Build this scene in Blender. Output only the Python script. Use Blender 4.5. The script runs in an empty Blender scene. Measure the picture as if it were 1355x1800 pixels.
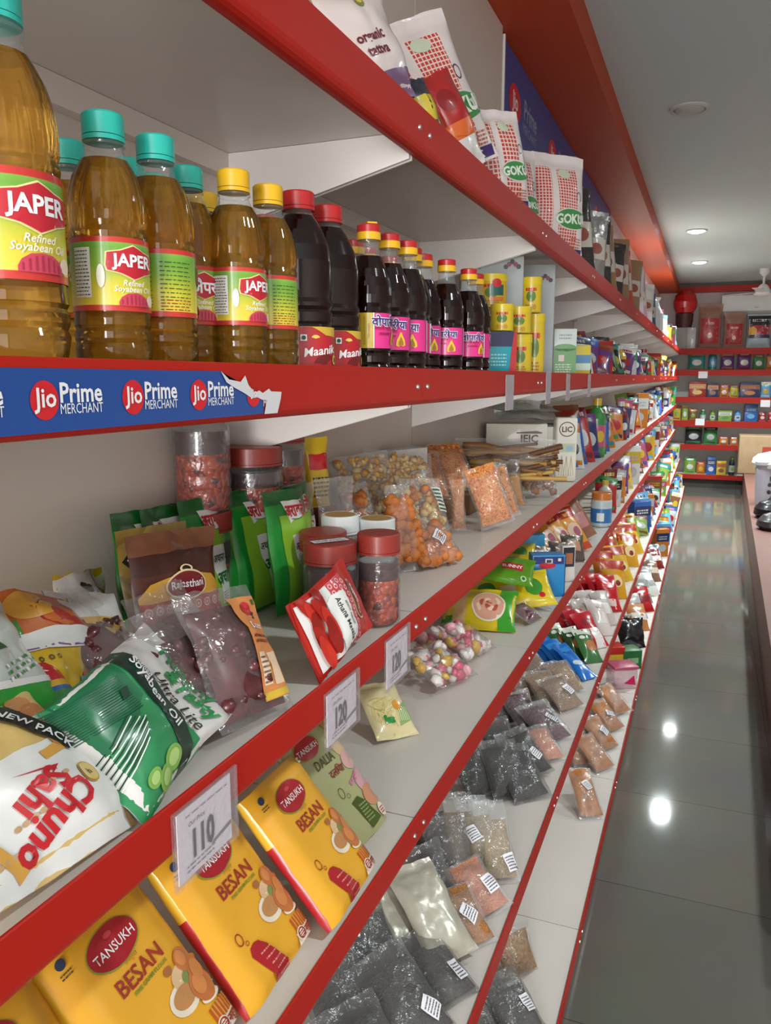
import bpy, bmesh, math, random
from mathutils import Vector, Matrix, noise, Euler
random.seed(7)
SC = bpy.context.scene
COL = SC.collection
PI = math.pi
EYE = 1.57                                   # camera height above the floor, metres

# ------------------------------------------------------------------ camera, world, lights, exposure
cd = bpy.data.cameras.new('camera'); cam = bpy.data.objects.new('camera', cd); COL.objects.link(cam)
F_PX = 1400.0
cd.sensor_fit = 'VERTICAL'; cd.sensor_height = 36.0; cd.lens = F_PX / 1800.0 * 36.0
cd.clip_start = 0.02
TH = math.atan(237 / F_PX); PH = math.atan(571 * math.cos(TH) / F_PX)
cam.location = (0, 0, EYE)
cam.rotation_euler = (PI / 2 - TH, 0, PH)
SC.camera = cam
vs = SC.view_settings
vs.view_transform = 'Standard'; vs.look = 'None'; vs.gamma = 1; vs.use_curve_mapping = False
vs.exposure = 0.3
SC.cycles.use_denoising = True
SC.cycles.max_bounces = 9; SC.cycles.transparent_max_bounces = 24; SC.cycles.transmission_bounces = 9
SC.cycles.caustics_reflective = False; SC.cycles.caustics_refractive = False
SC.cycles.sample_clamp_indirect = 4.0
wd = bpy.data.worlds.new('world'); SC.world = wd; wd.use_nodes = True
wd.node_tree.nodes['Background'].inputs[0].default_value = (.75, .85, 1, 1)
wd.node_tree.nodes['Background'].inputs[1].default_value = 0.6

def area(name, loc, rot, sx, sy, power, col=(1, 1, 1), shape='RECTANGLE', spread=180):
    d = bpy.data.lights.new(name, 'AREA'); d.shape = shape; d.size = sx
    if shape in ('RECTANGLE', 'ELLIPSE'): d.size_y = sy
    d.energy = power; d.color = col; d.spread = math.radians(spread)
    o = bpy.data.objects.new(name, d); o.location = loc; o.rotation_euler = rot; COL.objects.link(o); return o
# daylight through the open shop front behind the camera
area('shopfront_daylight', (0.9, -3.40, 1.45), (PI / 2, 0, 0), 3.4, 2.3, 72, (1, .975, .945))
area('open_door_daylight', (0.45, -3.35, 1.35), (PI / 2, 0, 0), .85, 2.1, 100, (1, .975, .945))

# ------------------------------------------------------------------ helpers
def lin(c):
    c = c / 255.0
    return c / 12.92 if c <= .04045 else ((c + .055) / 1.055) ** 2.4
def rgb(h):
    if isinstance(h, str):
        h = h.lstrip('#'); h = [int(h[i:i + 2], 16) for i in (0, 2, 4)]
    return (lin(h[0]), lin(h[1]), lin(h[2]), 1)
MATS = {}
def mat(h, rough=.45, metal=0.0, coat=0.0, emit=0.0, spec=.5, bump=0.0, bscale=60, var=0.0, vscale=8, alpha=1.0, sheen=0):
    key = (h, rough, metal, coat, emit, spec, bump, bscale, var, vscale, alpha)
    if key in MATS: return MATS[key]
    m = bpy.data.materials.new('mat_%d' % len(MATS)); m.use_nodes = True
    nt = m.node_tree; b = nt.nodes['Principled BSDF']
    b.inputs['Base Color'].default_value = rgb(h); b.inputs['Roughness'].default_value = rough
    b.inputs['Metallic'].default_value = metal; b.inputs['Coat Weight'].default_value = coat
    b.inputs['Coat Roughness'].default_value = .08
    b.inputs['Specular IOR Level'].default_value = spec; b.inputs['Alpha'].default_value = alpha
    if emit:
        b.inputs['Emission Color'].default_value = rgb(h); b.inputs['Emission Strength'].default_value = emit
    if var or bump:
        tc = nt.nodes.new('ShaderNodeTexCoord')
    if var:
        n = nt.nodes.new('ShaderNodeTexNoise'); n.inputs['Scale'].default_value = vscale; n.inputs['Detail'].default_value = 4
        nt.links.new(tc.outputs['Object'], n.inputs['Vector'])
        mx = nt.nodes.new('ShaderNodeMix'); mx.data_type = 'RGBA'
        c = rgb(h); mx.inputs['A'].default_value = tuple(x * (1 - var) for x in c[:3]) + (1,)
        mx.inputs['B'].default_value = tuple(min(1, x * (1 + var * .8)) for x in c[:3]) + (1,)
        mr = nt.nodes.new('ShaderNodeMapRange'); mr.inputs['From Min'].default_value = .35; mr.inputs['From Max'].default_value = .65
        nt.links.new(n.outputs['Fac'], mr.inputs['Value']); nt.links.new(mr.outputs['Result'], mx.inputs['Factor'])
        nt.links.new(mx.outputs['Result'], b.inputs['Base Color'])
    if bump:
        n2 = nt.nodes.new('ShaderNodeTexNoise'); n2.inputs['Scale'].default_value = bscale; n2.inputs['Detail'].default_value = 3
        nt.links.new(tc.outputs['Object'], n2.inputs['Vector'])
        bp = nt.nodes.new('ShaderNodeBump'); bp.inputs['Strength'].default_value = bump; bp.inputs['Distance'].default_value = .004
        nt.links.new(n2.outputs['Fac'], bp.inputs['Height']); nt.links.new(bp.outputs['Normal'], b.inputs['Normal'])
    MATS[key] = m; return m
def grain(name, ca, cb, scale=220, bump=.9, rough=.6, cc=None):
    """loose food seen through a bag: voronoi cells in two or three colours with a bumpy relief"""
    key = ('grain', name)
    if key in MATS: return MATS[key]
    m = bpy.data.materials.new(name); m.use_nodes = True; nt = m.node_tree; b = nt.nodes['Principled BSDF']
    tc = nt.nodes.new('ShaderNodeTexCoord'); v = nt.nodes.new('ShaderNodeTexVoronoi'); v.inputs['Scale'].default_value = scale
    nt.links.new(tc.outputs['Object'], v.inputs['Vector'])
    sp = nt.nodes.new('ShaderNodeSeparateColor'); nt.links.new(v.outputs['Color'], sp.inputs[0])
    cr = nt.nodes.new('ShaderNodeValToRGB'); cr.color_ramp.elements[0].color = rgb(ca); cr.color_ramp.elements[1].color = rgb(cb)
    if cc: e = cr.color_ramp.elements.new(.5); e.color = rgb(cc)
    nt.links.new(sp.outputs[0], cr.inputs['Fac']); nt.links.new(cr.outputs['Color'], b.inputs['Base Color'])
    bp = nt.nodes.new('ShaderNodeBump'); bp.inputs['Strength'].default_value = bump; bp.inputs['Distance'].default_value = .6 / scale; bp.invert = True
    nt.links.new(v.outputs['Distance'], bp.inputs['Height']); nt.links.new(bp.outputs['Normal'], b.inputs['Normal'])
    b.inputs['Roughness'].default_value = rough
    MATS[key] = m; return m
def film(name='film', tint='#f2f2f4', haze=.10, rough=.14, gl=.55):
    """clear plastic film: mostly see-through, a little milky, glossier at grazing angles"""
    key = ('film', name)
    if key in MATS: return MATS[key]
    m = bpy.data.materials.new(name); m.use_nodes = True; nt = m.node_tree
    for n in list(nt.nodes): nt.nodes.remove(n)
    out = nt.nodes.new('ShaderNodeOutputMaterial'); tr = nt.nodes.new('ShaderNodeBsdfTransparent'); df = nt.nodes.new('ShaderNodeBsdfDiffuse')
    gs = nt.nodes.new('ShaderNodeBsdfGlossy'); m1 = nt.nodes.new('ShaderNodeMixShader'); m2 = nt.nodes.new('ShaderNodeMixShader')
    lw = nt.nodes.new('ShaderNodeLayerWeight'); lw.inputs['Blend'].default_value = .5; pw = nt.nodes.new('ShaderNodeMath'); pw.operation = 'POWER'; pw.inputs[1].default_value = 3.2
    mr = nt.nodes.new('ShaderNodeMath'); mr.operation = 'MULTIPLY_ADD'; mr.inputs[1].default_value = gl; mr.inputs[2].default_value = .035
    tc = nt.nodes.new('ShaderNodeTexCoord'); nz = nt.nodes.new('ShaderNodeTexNoise'); nz.inputs['Scale'].default_value = 38; nz.inputs['Detail'].default_value = 3
    nz.inputs['Distortion'].default_value = 1.2
    bp = nt.nodes.new('ShaderNodeBump'); bp.inputs['Strength'].default_value = .55; bp.inputs['Distance'].default_value = .008
    nt.links.new(tc.outputs['Object'], nz.inputs['Vector']); nt.links.new(nz.outputs['Fac'], bp.inputs['Height'])
    nt.links.new(bp.outputs['Normal'], gs.inputs['Normal']); nt.links.new(bp.outputs['Normal'], lw.inputs['Normal'])
    c = rgb(tint); tr.inputs['Color'].default_value = tuple(.8 + .2 * x for x in c[:3]) + (1,); df.inputs['Color'].default_value = c
    gs.inputs['Roughness'].default_value = rough; m1.inputs['Fac'].default_value = haze
    nt.links.new(tr.outputs[0], m1.inputs[1]); nt.links.new(df.outputs[0], m1.inputs[2])
    nt.links.new(lw.outputs['Facing'], pw.inputs[0]); nt.links.new(pw.outputs[0], mr.inputs[0]); nt.links.new(mr.outputs[0], m2.inputs['Fac'])
    nt.links.new(m1.outputs[0], m2.inputs[1]); nt.links.new(gs.outputs[0], m2.inputs[2]); nt.links.new(m2.outputs[0], out.inputs[0])
    MATS[key] = m; return m
def liquid(name, h, ior=1.2, rough=.02):
    key = ('liq', name)
    if key in MATS: return MATS[key]
    m = bpy.data.materials.new(name); m.use_nodes = True; b = m.node_tree.nodes['Principled BSDF']
    b.inputs['Base Color'].default_value = rgb(h); b.inputs['Transmission Weight'].default_value = 1.0
    b.inputs['IOR'].default_value = ior; b.inputs['Roughness'].default_value = rough
    b.inputs['Coat Weight'].default_value = 1; b.inputs['Coat Roughness'].default_value = .03
    MATS[key] = m; return m

class MB:
    """collects geometry with several materials and links it as ONE mesh object"""
    def __init__(s): s.v = []; s.f = []; s.m = []; s.s = []; s.mats = []
    def mi(s, m):
        if m not in s.mats: s.mats.append(m)
        return s.mats.index(m)
    def add(s, vs, fs, m, smooth=True):
        n = len(s.v); s.v += [tuple(v) for v in vs]; many = isinstance(m, list)
        i = 0 if many else s.mi(m)
        for k, f in enumerate(fs):
            s.f.append(tuple(a + n for a in f)); s.m.append(s.mi(m[k]) if many else i); s.s.append(smooth)
    def box(s, a, b, m):
        x0, y0, z0 = a; x1, y1, z1 = b
        s.add([(x0, y0, z0), (x1, y0, z0), (x1, y1, z0), (x0, y1, z0), (x0, y0, z1), (x1, y0, z1), (x1, y1, z1), (x0, y1, z1)],
              [(0, 3, 2, 1), (4, 5, 6, 7), (0, 1, 5, 4), (1, 2, 6, 5), (2, 3, 7, 6), (3, 0, 4, 7)], m, False); return s
    def rbox(s, a, b, m, r=.004):
        """box with bevelled edges"""
        bm = bmesh.new(); bmesh.ops.create_cube(bm, size=1)
        for v in bm.verts: v.co = Vector([a[i] + (v.co[i] + .5) * (b[i] - a[i]) for i in range(3)])
        bmesh.ops.bevel(bm, geom=bm.edges[:], offset=min(r, .45 * min(abs(b[i] - a[i]) for i in range(3))), segments=2, affect='EDGES', profile=.6)
        s.bm(bm, m, True); return s
    def bm(s, bm, m, smooth=True):
        bm.verts.index_update(); s.add([v.co[:] for v in bm.verts], [[v.index for v in f.verts] for f in bm.faces], m, smooth); bm.free()
    def prism(s, pts, ax, a, b, m, smooth=False):
        """extrude a 2D outline along axis ax from a to b"""
        def P(p, t): return {0: (t, p[0], p[1]), 1: (p[0], t, p[1]), 2: (p[0], p[1], t)}[ax]
        n = len(pts); vs = [P(p, a) for p in pts] + [P(p, b) for p in pts]
        fs = [tuple(range(n))[::-1], tuple(range(n, 2 * n))] + [(i, (i + 1) % n, n + (i + 1) % n, n + i) for i in range(n)]
        s.add(vs, fs[2:], m, smooth); s.add(vs, fs[:2], m, False); return s
    def lathe(s, prof, m, n=28, ribs=None, cx=0, cy=0, cap=True, sq=None):
        """prof = [(r, z)...]; m material or function(z_mid) -> material; ribs(angle, z) scales the radius; sq = superellipse power"""
        mf = m if callable(m) else (lambda z: m)
        rings = []
        for r, z in prof:
            ring = []
            for k in range(n):
                a = 2 * PI * k / n; q = 1.0
                if sq: q = (abs(math.cos(a)) ** sq + abs(math.sin(a)) ** sq) ** (-1 / sq)
                rr = r * q * (ribs(a, z) if ribs else 1)
                ring.append((cx + rr * math.cos(a), cy + rr * math.sin(a), z))
            rings.append(ring)
        for i in range(len(rings) - 1):
            s.add(rings[i] + rings[i + 1], [(k, (k + 1) % n, n + (k + 1) % n, n + k) for k in range(n)], mf((prof[i][1] + prof[i + 1][1]) / 2))
        if cap:
            if prof[0][0] > 1e-4: s.add(rings[0], [tuple(range(n))[::-1]], mf(prof[0][1]), False)
            if prof[-1][0] > 1e-4: s.add(rings[-1], [tuple(range(n))], mf(prof[-1][1]), False)
        return s
    def tube(s, pts, r, m, n=8):
        pts = [Vector(p) for p in pts]; rings = []
        for i, p in enumerate(pts):
            t = (pts[min(i + 1, len(pts) - 1)] - pts[max(i - 1, 0)]).normalized()
            u = t.cross(Vector((0, 0, 1)) if abs(t.z) < .9 else Vector((1, 0, 0))).normalized(); w = t.cross(u)
            rings.append([tuple(p + (u * math.cos(2 * PI * k / n) + w * math.sin(2 * PI * k / n)) * r) for k in range(n)])
        for i in range(len(rings) - 1): s.add(rings[i] + rings[i + 1], [(k, (k + 1) % n, n + (k + 1) % n, n + k) for k in range(n)], m)
        s.add(rings[0], [tuple(range(n))[::-1]], m); s.add(rings[-1], [tuple(range(n))], m); return s
    def mesh(s, name):
        me = bpy.data.meshes.new(name); me.from_pydata(s.v, [], s.f)
        for m in s.mats: me.materials.append(m)
        me.polygons.foreach_set('material_index', s.m); me.polygons.foreach_set('use_smooth', s.s); me.update(); return me
    def build(s, name, parent=None, **kw):
        o = bpy.data.objects.new(name, s.mesh(name)); COL.objects.link(o)
        if parent: o.parent = parent
        for k, v in kw.items(): o[k] = v
        return o
def struct(mb, name): return mb.build(name, kind='structure')
def pose(loc, yaw=90, lean=0, roll=0):
    """front (local -Y) turned by yaw about Z, leaned back about its own foot, rolled in its own plane (degrees)"""
    R = math.radians
    return Matrix.Translation(loc) @ Matrix.Rotation(R(yaw), 4, 'Z') @ Matrix.Rotation(R(-lean), 4, 'X') @ Matrix.Rotation(R(roll), 4, 'Y')
def settle(o, M):
    l, r, _ = M.decompose(); o.location = l; o.rotation_euler = r.to_euler()
def thing(name, label, cat, M=None, group=None):
    o = bpy.data.objects.new(name, None); COL.objects.link(o); o.empty_display_size = .02
    o['label'] = label; o['category'] = cat
    if group: o['group'] = group
    if M is not None: settle(o, M if isinstance(M, Matrix) else Matrix.Translation(M))
    return o
def tag(o, label, cat, group=None, M=None):
    o['label'] = label; o['category'] = cat
    if group: o['group'] = group
    if M is not None: settle(o, M if isinstance(M, Matrix) else Matrix.Translation(M))
    return o
def dup(root, M, label, group=None):
    """a copy of a thing with copies of its parts and their sub-parts (shared meshes)"""
    r = root.copy(); COL.objects.link(r); settle(r, M if isinstance(M, Matrix) else Matrix.Translation(M)); r['label'] = label
    if group: r['group'] = group
    for ch in root.children:
        c = ch.copy(); COL.objects.link(c); c.parent = r; c.matrix_parent_inverse = ch.matrix_parent_inverse
        for g in ch.children:
            d = g.copy(); COL.objects.link(d); d.parent = c
    return r

# ---- flat print shapes: (verts2d, faces)
_T = {}
def text(s, size, cx, cz, rot=0, bold=0.0, shear=0.0, sx=1.0, al='C'):
    key = (s, bold, shear)
    if key not in _T:
        cu = bpy.data.curves.new('t', 'FONT'); cu.body = s; cu.size = 1; cu.resolution_u = 2; cu.offset = bold; cu.shear = shear
        o = bpy.data.objects.new('t', cu); COL.objects.link(o)
        dg = bpy.context.evaluated_depsgraph_get(); me = o.evaluated_get(dg).to_mesh()
        V = [(v.co.x, v.co.y) for v in me.vertices]; Fc = [tuple(p.vertices) for p in me.polygons]
        o.evaluated_get(dg).to_mesh_clear(); bpy.data.objects.remove(o); bpy.data.curves.remove(cu)
        x0, x1 = min(v[0] for v in V), max(v[0] for v in V); y0, y1 = min(v[1] for v in V), max(v[1] for v in V)
        _T[key] = ([(v[0] - (x0 + x1) / 2, v[1] - (y0 + y1) / 2) for v in V], Fc, x1 - x0, y1 - y0)
    V, Fc, W, H = _T[key]
    k = size; c, sn = math.cos(math.radians(rot)), math.sin(math.radians(rot))
    out = []
    for x, y in V:
        x *= k * sx; y *= k
        out.append((cx + x * c - y * sn, cz + x * sn + y * c))
    return out, Fc
def ell(cx, cz, rx, rz, n=28, rot=0, a0=0, a1=360, inner=0):
    c, sn = math.cos(math.radians(rot)), math.sin(math.radians(rot)); V = []; full = a1 - a0 >= 359.9
    for j in range(3):
        q = inner + (1 - inner) * j / 2.0
        for k in range(n + (0 if full else 1)):
            a = math.radians(a0 + (a1 - a0) * k / n); x = rx * q * math.cos(a); y = rz * q * math.sin(a)
            V.append((cx + x * c - y * sn, cz + x * sn + y * c))
    w = n if full else n + 1; Fc = []
    for j in range(2):
        for k in range(n):
            k2 = (k + 1) % w; Fc.append((j * w + k, j * w + k2, (j + 1) * w + k2, (j + 1) * w + k))
    return V, Fc
def poly(pts, g=.0075):
    bm = bmesh.new(); vs = [bm.verts.new((p[0], p[1], 0)) for p in pts]; bm.faces.new(vs)
    bmesh.ops.triangulate(bm, faces=bm.faces[:])
    for ax in (0, 1):
        lo = min(p[ax] for p in pts); hi = max(p[ax] for p in pts); t = lo + g
        while t < hi - 1e-5:
            n = (1, 0, 0) if ax == 0 else (0, 1, 0); c = (t, 0, 0) if ax == 0 else (0, t, 0)
            bmesh.ops.bisect_plane(bm, geom=bm.verts[:] + bm.edges[:] + bm.faces[:], plane_co=c, plane_no=n); t += g
    bm.verts.index_update(); V = [(v.co.x, v.co.y) for v in bm.verts]; Fc = [tuple(v.index for v in f.verts) for f in bm.faces]; bm.free(); return V, Fc
def rect(x0, z0, x1, z1, g=.0075): return poly([(x0, z0), (x1, z0), (x1, z1), (x0, z1)], g)
def rotp(pts, cx, cz, a):
    c, s = math.cos(math.radians(a)), math.sin(math.radians(a)); return [(cx + (x - cx) * c - (z - cz) * s, cz + (x - cx) * s + (z - cz) * c) for x, z in pts]
def lines(x0, z0, x1, z1, n, seed=1, fill=.5):
    """illegible small print: rows of short dashes"""
    rd = random.Random(seed); V = []; Fc = []; dz = (z1 - z0) / n
    for i in range(n):
        x = x0
        while x < x1 - .001:
            L = min(rd.uniform(.05, .22) * (x1 - x0), x1 - x); b = len(V); za = z0 + i * dz; zb = za + dz * fill
            V += [(x, za), (x + L, za), (x + L, zb), (x, zb)]; Fc.append((b, b + 1, b + 2, b + 3)); x += L + .05 * (x1 - x0)
    return V, Fc
def dec(mb, S, shp, m, lay=1):
    """lay a flat print shape on the surface S(x, z, offset)"""
    V, Fc = shp
    a = sum((V[f[i]][0] * V[f[(i + 1) % len(f)]][1] - V[f[(i + 1) % len(f)]][0] * V[f[i]][1]) for f in Fc[:12] for i in range(len(f)))
    mb.add([S(x, z, .0003 + .0005 * lay) for x, z in V], Fc if a > 0 else [f[::-1] for f in Fc], m)
def flatS(y=0): return lambda x, z, o: (x, y - o, z)
def cylS(rf, x0=0):
    """print surface round a lathe: x runs along the arc, 0 = front (-Y)"""
    def S(x, z, o):
        r = rf(z) if callable(rf) else rf
        a = x / (rf(z) if callable(rf) else rf) - PI / 2 + x0
        return ((r + o) * math.cos(a), (r + o) * math.sin(a), z)
    return S
def nz(x, y, z): return noise.noise(Vector((x, y, z)))
def pouch(mb, w, h, t, m, seed=0, wr=.003, top=.1, bot=.06, nx=14, nz_=18, full=.5, pinch=.06, flat=0, freq=18, side=.0):
    """soft packet: pillow body with flat seals top and bottom. m = material or function(u, v, front) -> material.
    Returns S(x, z, offset) of the front face."""
    mf = m if callable(m) else (lambda u, v, fr: m)
    sd = seed * 7.31
    def gv(v):
        if v < bot: q = v / bot * .12
        elif v > 1 - top: q = (1 - v) / top * .12
        else:
            q = (v - bot) / (1 - top - bot); q = .12 + .88 * (math.sin(PI * q ** .85)) ** .58
        return q
    def pt(u, v, fr, o=0):
        g = gv(v); e = max(0.0, 1 - (2 * u - 1) ** 2)
        T = t / 2 * g * e ** full
        k = wr * (nz(u * w * freq + sd, v * h * freq, fr + sd) + .5 * nz(u * w * freq * 2.6 + sd, v * h * freq * 2.6, 5 + fr)) * (.25 + e ** .4)
        bend = wr * 2.2 * nz(u * 2 + sd, v * 2.5, 9.1)
        x = w * (u - .5) * (1 - pinch * g) + wr * .5 * nz(v * 7, sd, 3 + (u > .5))
        z = h * v + wr * .8 * nz(u * 6, sd, v * 2 + 7) * (1 if v > .5 else 0)
        y = (-T - abs(k) * 0 - k - o) if fr else (T + k * .6)
        if not fr and flat: y = T * (1 - flat) + k * .3
        return (x, y + bend, z)
    for fr in (1, 0):
        vs = [pt(i / nx, j / nz_, fr) for j in range(nz_ + 1) for i in range(nx + 1)]; fs = []; ms = []
        for j in range(nz_):
            for i in range(nx):
                a = j * (nx + 1) + i; f = (a, a + 1, a + nx + 2, a + nx + 1)
                fs.append(f if fr else f[::-1]); ms.append(mf((i + .5) / nx, (j + .5) / nz_, fr))
        mb.add(vs, fs, ms)
    return lambda x, z, o: pt(min(1, max(0, x / w + .5)), min(1, max(0, z / h)), 1, o)
# ------------------------------------------------------------------ the room
XW = -.765; CEIL = EYE + 1.32; YB = 12.62
WHITE = mat('#d9d2cb', .55, var=.05, vscale=2); RED = mat('#b3241a', .42, spec=.16); REDDK = mat('#a5261c', .45, spec=.2)
PANEL = mat('#cbbfb6', .42, var=.05, vscale=1.5); SHELFW = mat('#d6cdc6', .38, coat=.15, var=.03, vscale=3)
STEEL = mat('#c9c9c6', .3, metal=.9); DARK = mat('#15130f', .5); BLACK = mat('#0d0d0e', .4); PAPER = mat('#e9e6ec', .6)
BLUE = mat('#1d4a96', .35, coat=.2); LOGORED = mat('#d3202a', .4); INKW = mat('#f0eef0', .4)
def floor_mat():
    m = bpy.data.materials.new('polished_tile'); m.use_nodes = True; nt = m.node_tree; b = nt.nodes['Principled BSDF']
    tc = nt.nodes.new('ShaderNodeTexCoord'); mp = nt.nodes.new('ShaderNodeMapping'); mp.inputs['Location'].default_value = (.27, .02, 0)
    br = nt.nodes.new('ShaderNodeTexBrick'); br.offset = 0; br.inputs['Scale'].default_value = 1
    br.inputs['Brick Width'].default_value = .6; br.inputs['Row Height'].default_value = .6; br.inputs['Mortar Size'].default_value = .0016
    br.inputs['Color1'].default_value = rgb('#65645d'); br.inputs['Color2'].default_value = rgb('#6a6760'); br.inputs['Mortar'].default_value = rgb('#45433e')
    nz1 = nt.nodes.new('ShaderNodeTexNoise'); nz1.inputs['Scale'].default_value = 3.2; nz1.inputs['Detail'].default_value = 8
    mx = nt.nodes.new('ShaderNodeMix'); mx.data_type = 'RGBA'; mx.blend_type = 'MULTIPLY'; mx.inputs['Factor'].default_value = .35
    nt.links.new(tc.outputs['Object'], mp.inputs['Vector']); nt.links.new(mp.outputs[0], br.inputs['Vector']); nt.links.new(tc.outputs['Object'], nz1.inputs['Vector'])
    nt.links.new(br.outputs['Color'], mx.inputs['A']); nt.links.new(nz1.outputs['Color'], mx.inputs['B']); nt.links.new(mx.outputs['Result'], b.inputs['Base Color'])
    mr = nt.nodes.new('ShaderNodeMapRange'); mr.inputs['To Min'].default_value = .04; mr.inputs['To Max'].default_value = .11
    nt.links.new(nz1.outputs['Fac'], mr.inputs['Value']); nt.links.new(mr.outputs['Result'], b.inputs['Roughness'])
    b.inputs['Specular IOR Level'].default_value = .6
    return m
struct(MB().box((XW - .1, -3.6, -.1), (3.1, YB + .1, 0), floor_mat()), 'floor')
struct(MB().box((XW - .1, -3.6, CEIL), (3.1, YB + .1, CEIL + .1), mat('#b9c4c5', .7)), 'ceiling')
struct(MB().box((XW - .1, -3.6, 0), (XW, YB + .1, CEIL), mat('#d6cfcc', .6)), 'wall_left')
struct(MB().box((3.0, -3.6, 0), (3.1, YB + .1, CEIL), mat('#cfc8c2', .7)), 'wall_right')
struct(MB().box((XW, YB, 0), (3.0, YB + .1, CEIL), mat('#cfbfbd', .6)), 'wall_back')
w = MB(); w.box((XW, -3.6, 2.7), (3.0, -3.5, CEIL), WHITE); w.box((XW, -3.6, 0), (-.85 + .1, -3.5, 2.7), WHITE); w.box((2.7, -3.6, 0), (3.0, -3.5, 2.7), WHITE); w.box((XW, -3.6, 0), (2.7, -3.5, .25), WHITE)
struct(w, 'wall_front')
# red bulkheads under the ceiling
struct(MB().prism([(XW, EYE + 1.2), (-.5, EYE + 1.2), (-.5, CEIL), (XW, CEIL)], 1, -3.5, YB, mat('#b0421f', .5, spec=.15)), 'trim_1')
struct(MB().box((-.5, YB - .10, EYE + 1.19), (3.0, YB, CEIL - .045), REDDK), 'trim_2')
struct(MB().box((-.5, YB - .03, CEIL - .045), (3.0, YB, CEIL - .005), mat('#6b6a68', .6)), 'trim_3')
# ceiling downlights: two lit ones over the aisle, one dead one, an added unseen row further right to light the shelf fronts
def downlight(x, y, label, lit, grp=None, power=26, r=.075):
    t = thing('downlight', label, 'ceiling light', (x, y, CEIL), grp)
    MB().lathe([(r + .02, 0), (r + .02, -.006), (r + .004, -.012), (r, -.008), (r, -.002)], mat('#b4b3b0', .5), 32, cap=False).build('trim_ring', t)
    MB().lathe([(r, -.004), (r * .9, -.014), (r * .6, -.022), (.0005, -.026)], mat('#f4fbff', .4, emit=45.0) if lit else mat('#a3a3a1', .5), 32, cap=False).build('lens', t)
    if lit:
        area('downlight_lamp', (x, y, CEIL - .032), (0, 0, 0), r * 2, r * 2, power, (.88, 1, .985), 'DISK', 125)
    return t
downlight(-.2, 8.1, 'bright round ceiling light, the nearer of the two lit over the aisle', True, power=60)
downlight(-.2, 10.25, 'bright round ceiling light, the farther of the two, close to the back wall', True, power=60)
downlight(-.18, 4.5, 'unlit round ceiling light in the grey ceiling near the blue sign', False)
for k, (x, y) in enumerate([(1.0, 1.0), (1.0, 3.2), (1.0, 5.6), (1.2, 8.1), (1.2, 10.25)]):
    downlight(x, y, 'added round ceiling light out of view, second row on the right of the aisle', True, 'added second row of ceiling lights', 46 if y > 5 else 15)
# blue sign panels on the wall above the shelves
t = thing('sign_panel', 'long blue printed sign on the wall above the top shelf with red round logos', 'sign', (XW, 3.0, EYE + .86))
b = MB().box((0, 0, 0), (.012, 3.3, .33), BLUE)
S = lambda x, z, o: (.012 + o, x, z)
for k in range(4):
    y = .19 + k * .78
    dec(b, S, ell(y, .165, .1, .066), LOGORED, 1); dec(b, S, text('Jio', .085, y, .165, bold=.02), INKW, 2)
    dec(b, S, text('Prime', .105, y + .28, .19, bold=.015), mat('#9aa3b8', .4), 1); dec(b, S, text('MERCHANT', .05, y + .28, .12), mat('#9aa3b8', .4), 1)
b.build('panel', t)
MB().box((0, -.012, 0), (.018, 0, .335), mat('#e7e4e2', .4)).build('edge_strip', t)

# ------------------------------------------------------------------ the long red and white shelving, one bay at a time
SHELVES = [(.4, .376, .062), (.4, .013, .054), (.4, -.356, .052), (.4, -.708, .056), (.32, -1.115, .056), (.237, -1.50, .06)]   # front x, lip height over eye level, fascia height
TOP = dict(zip('ABCDEF', [EYE + z - .010 for _, z, _ in SHELVES]))
FRX = dict(zip('ABCDEF', [-x for x, _, _ in SHELVES]))
BAY = .896; Y0 = 1.144; XP = -.742
def fascia_profile(xf, zt, h):
    return [(xf - .003, zt), (xf - .001, zt), (xf, zt - .001), (xf, zt - h + .012), (xf - .001, zt - h + .0075), (xf - .0035, zt - h + .0035), (xf - .0075, zt - h + .001), (xf - .012, zt - h), (xf - .020, zt - h + .001), (xf - .020, zt - h + .003), (xf - .0125, zt - h + .0022), (xf - .0085, zt - h + .0032), (xf - .0055, zt - h + .0055), (xf - .003, zt - h + .011)]
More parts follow.
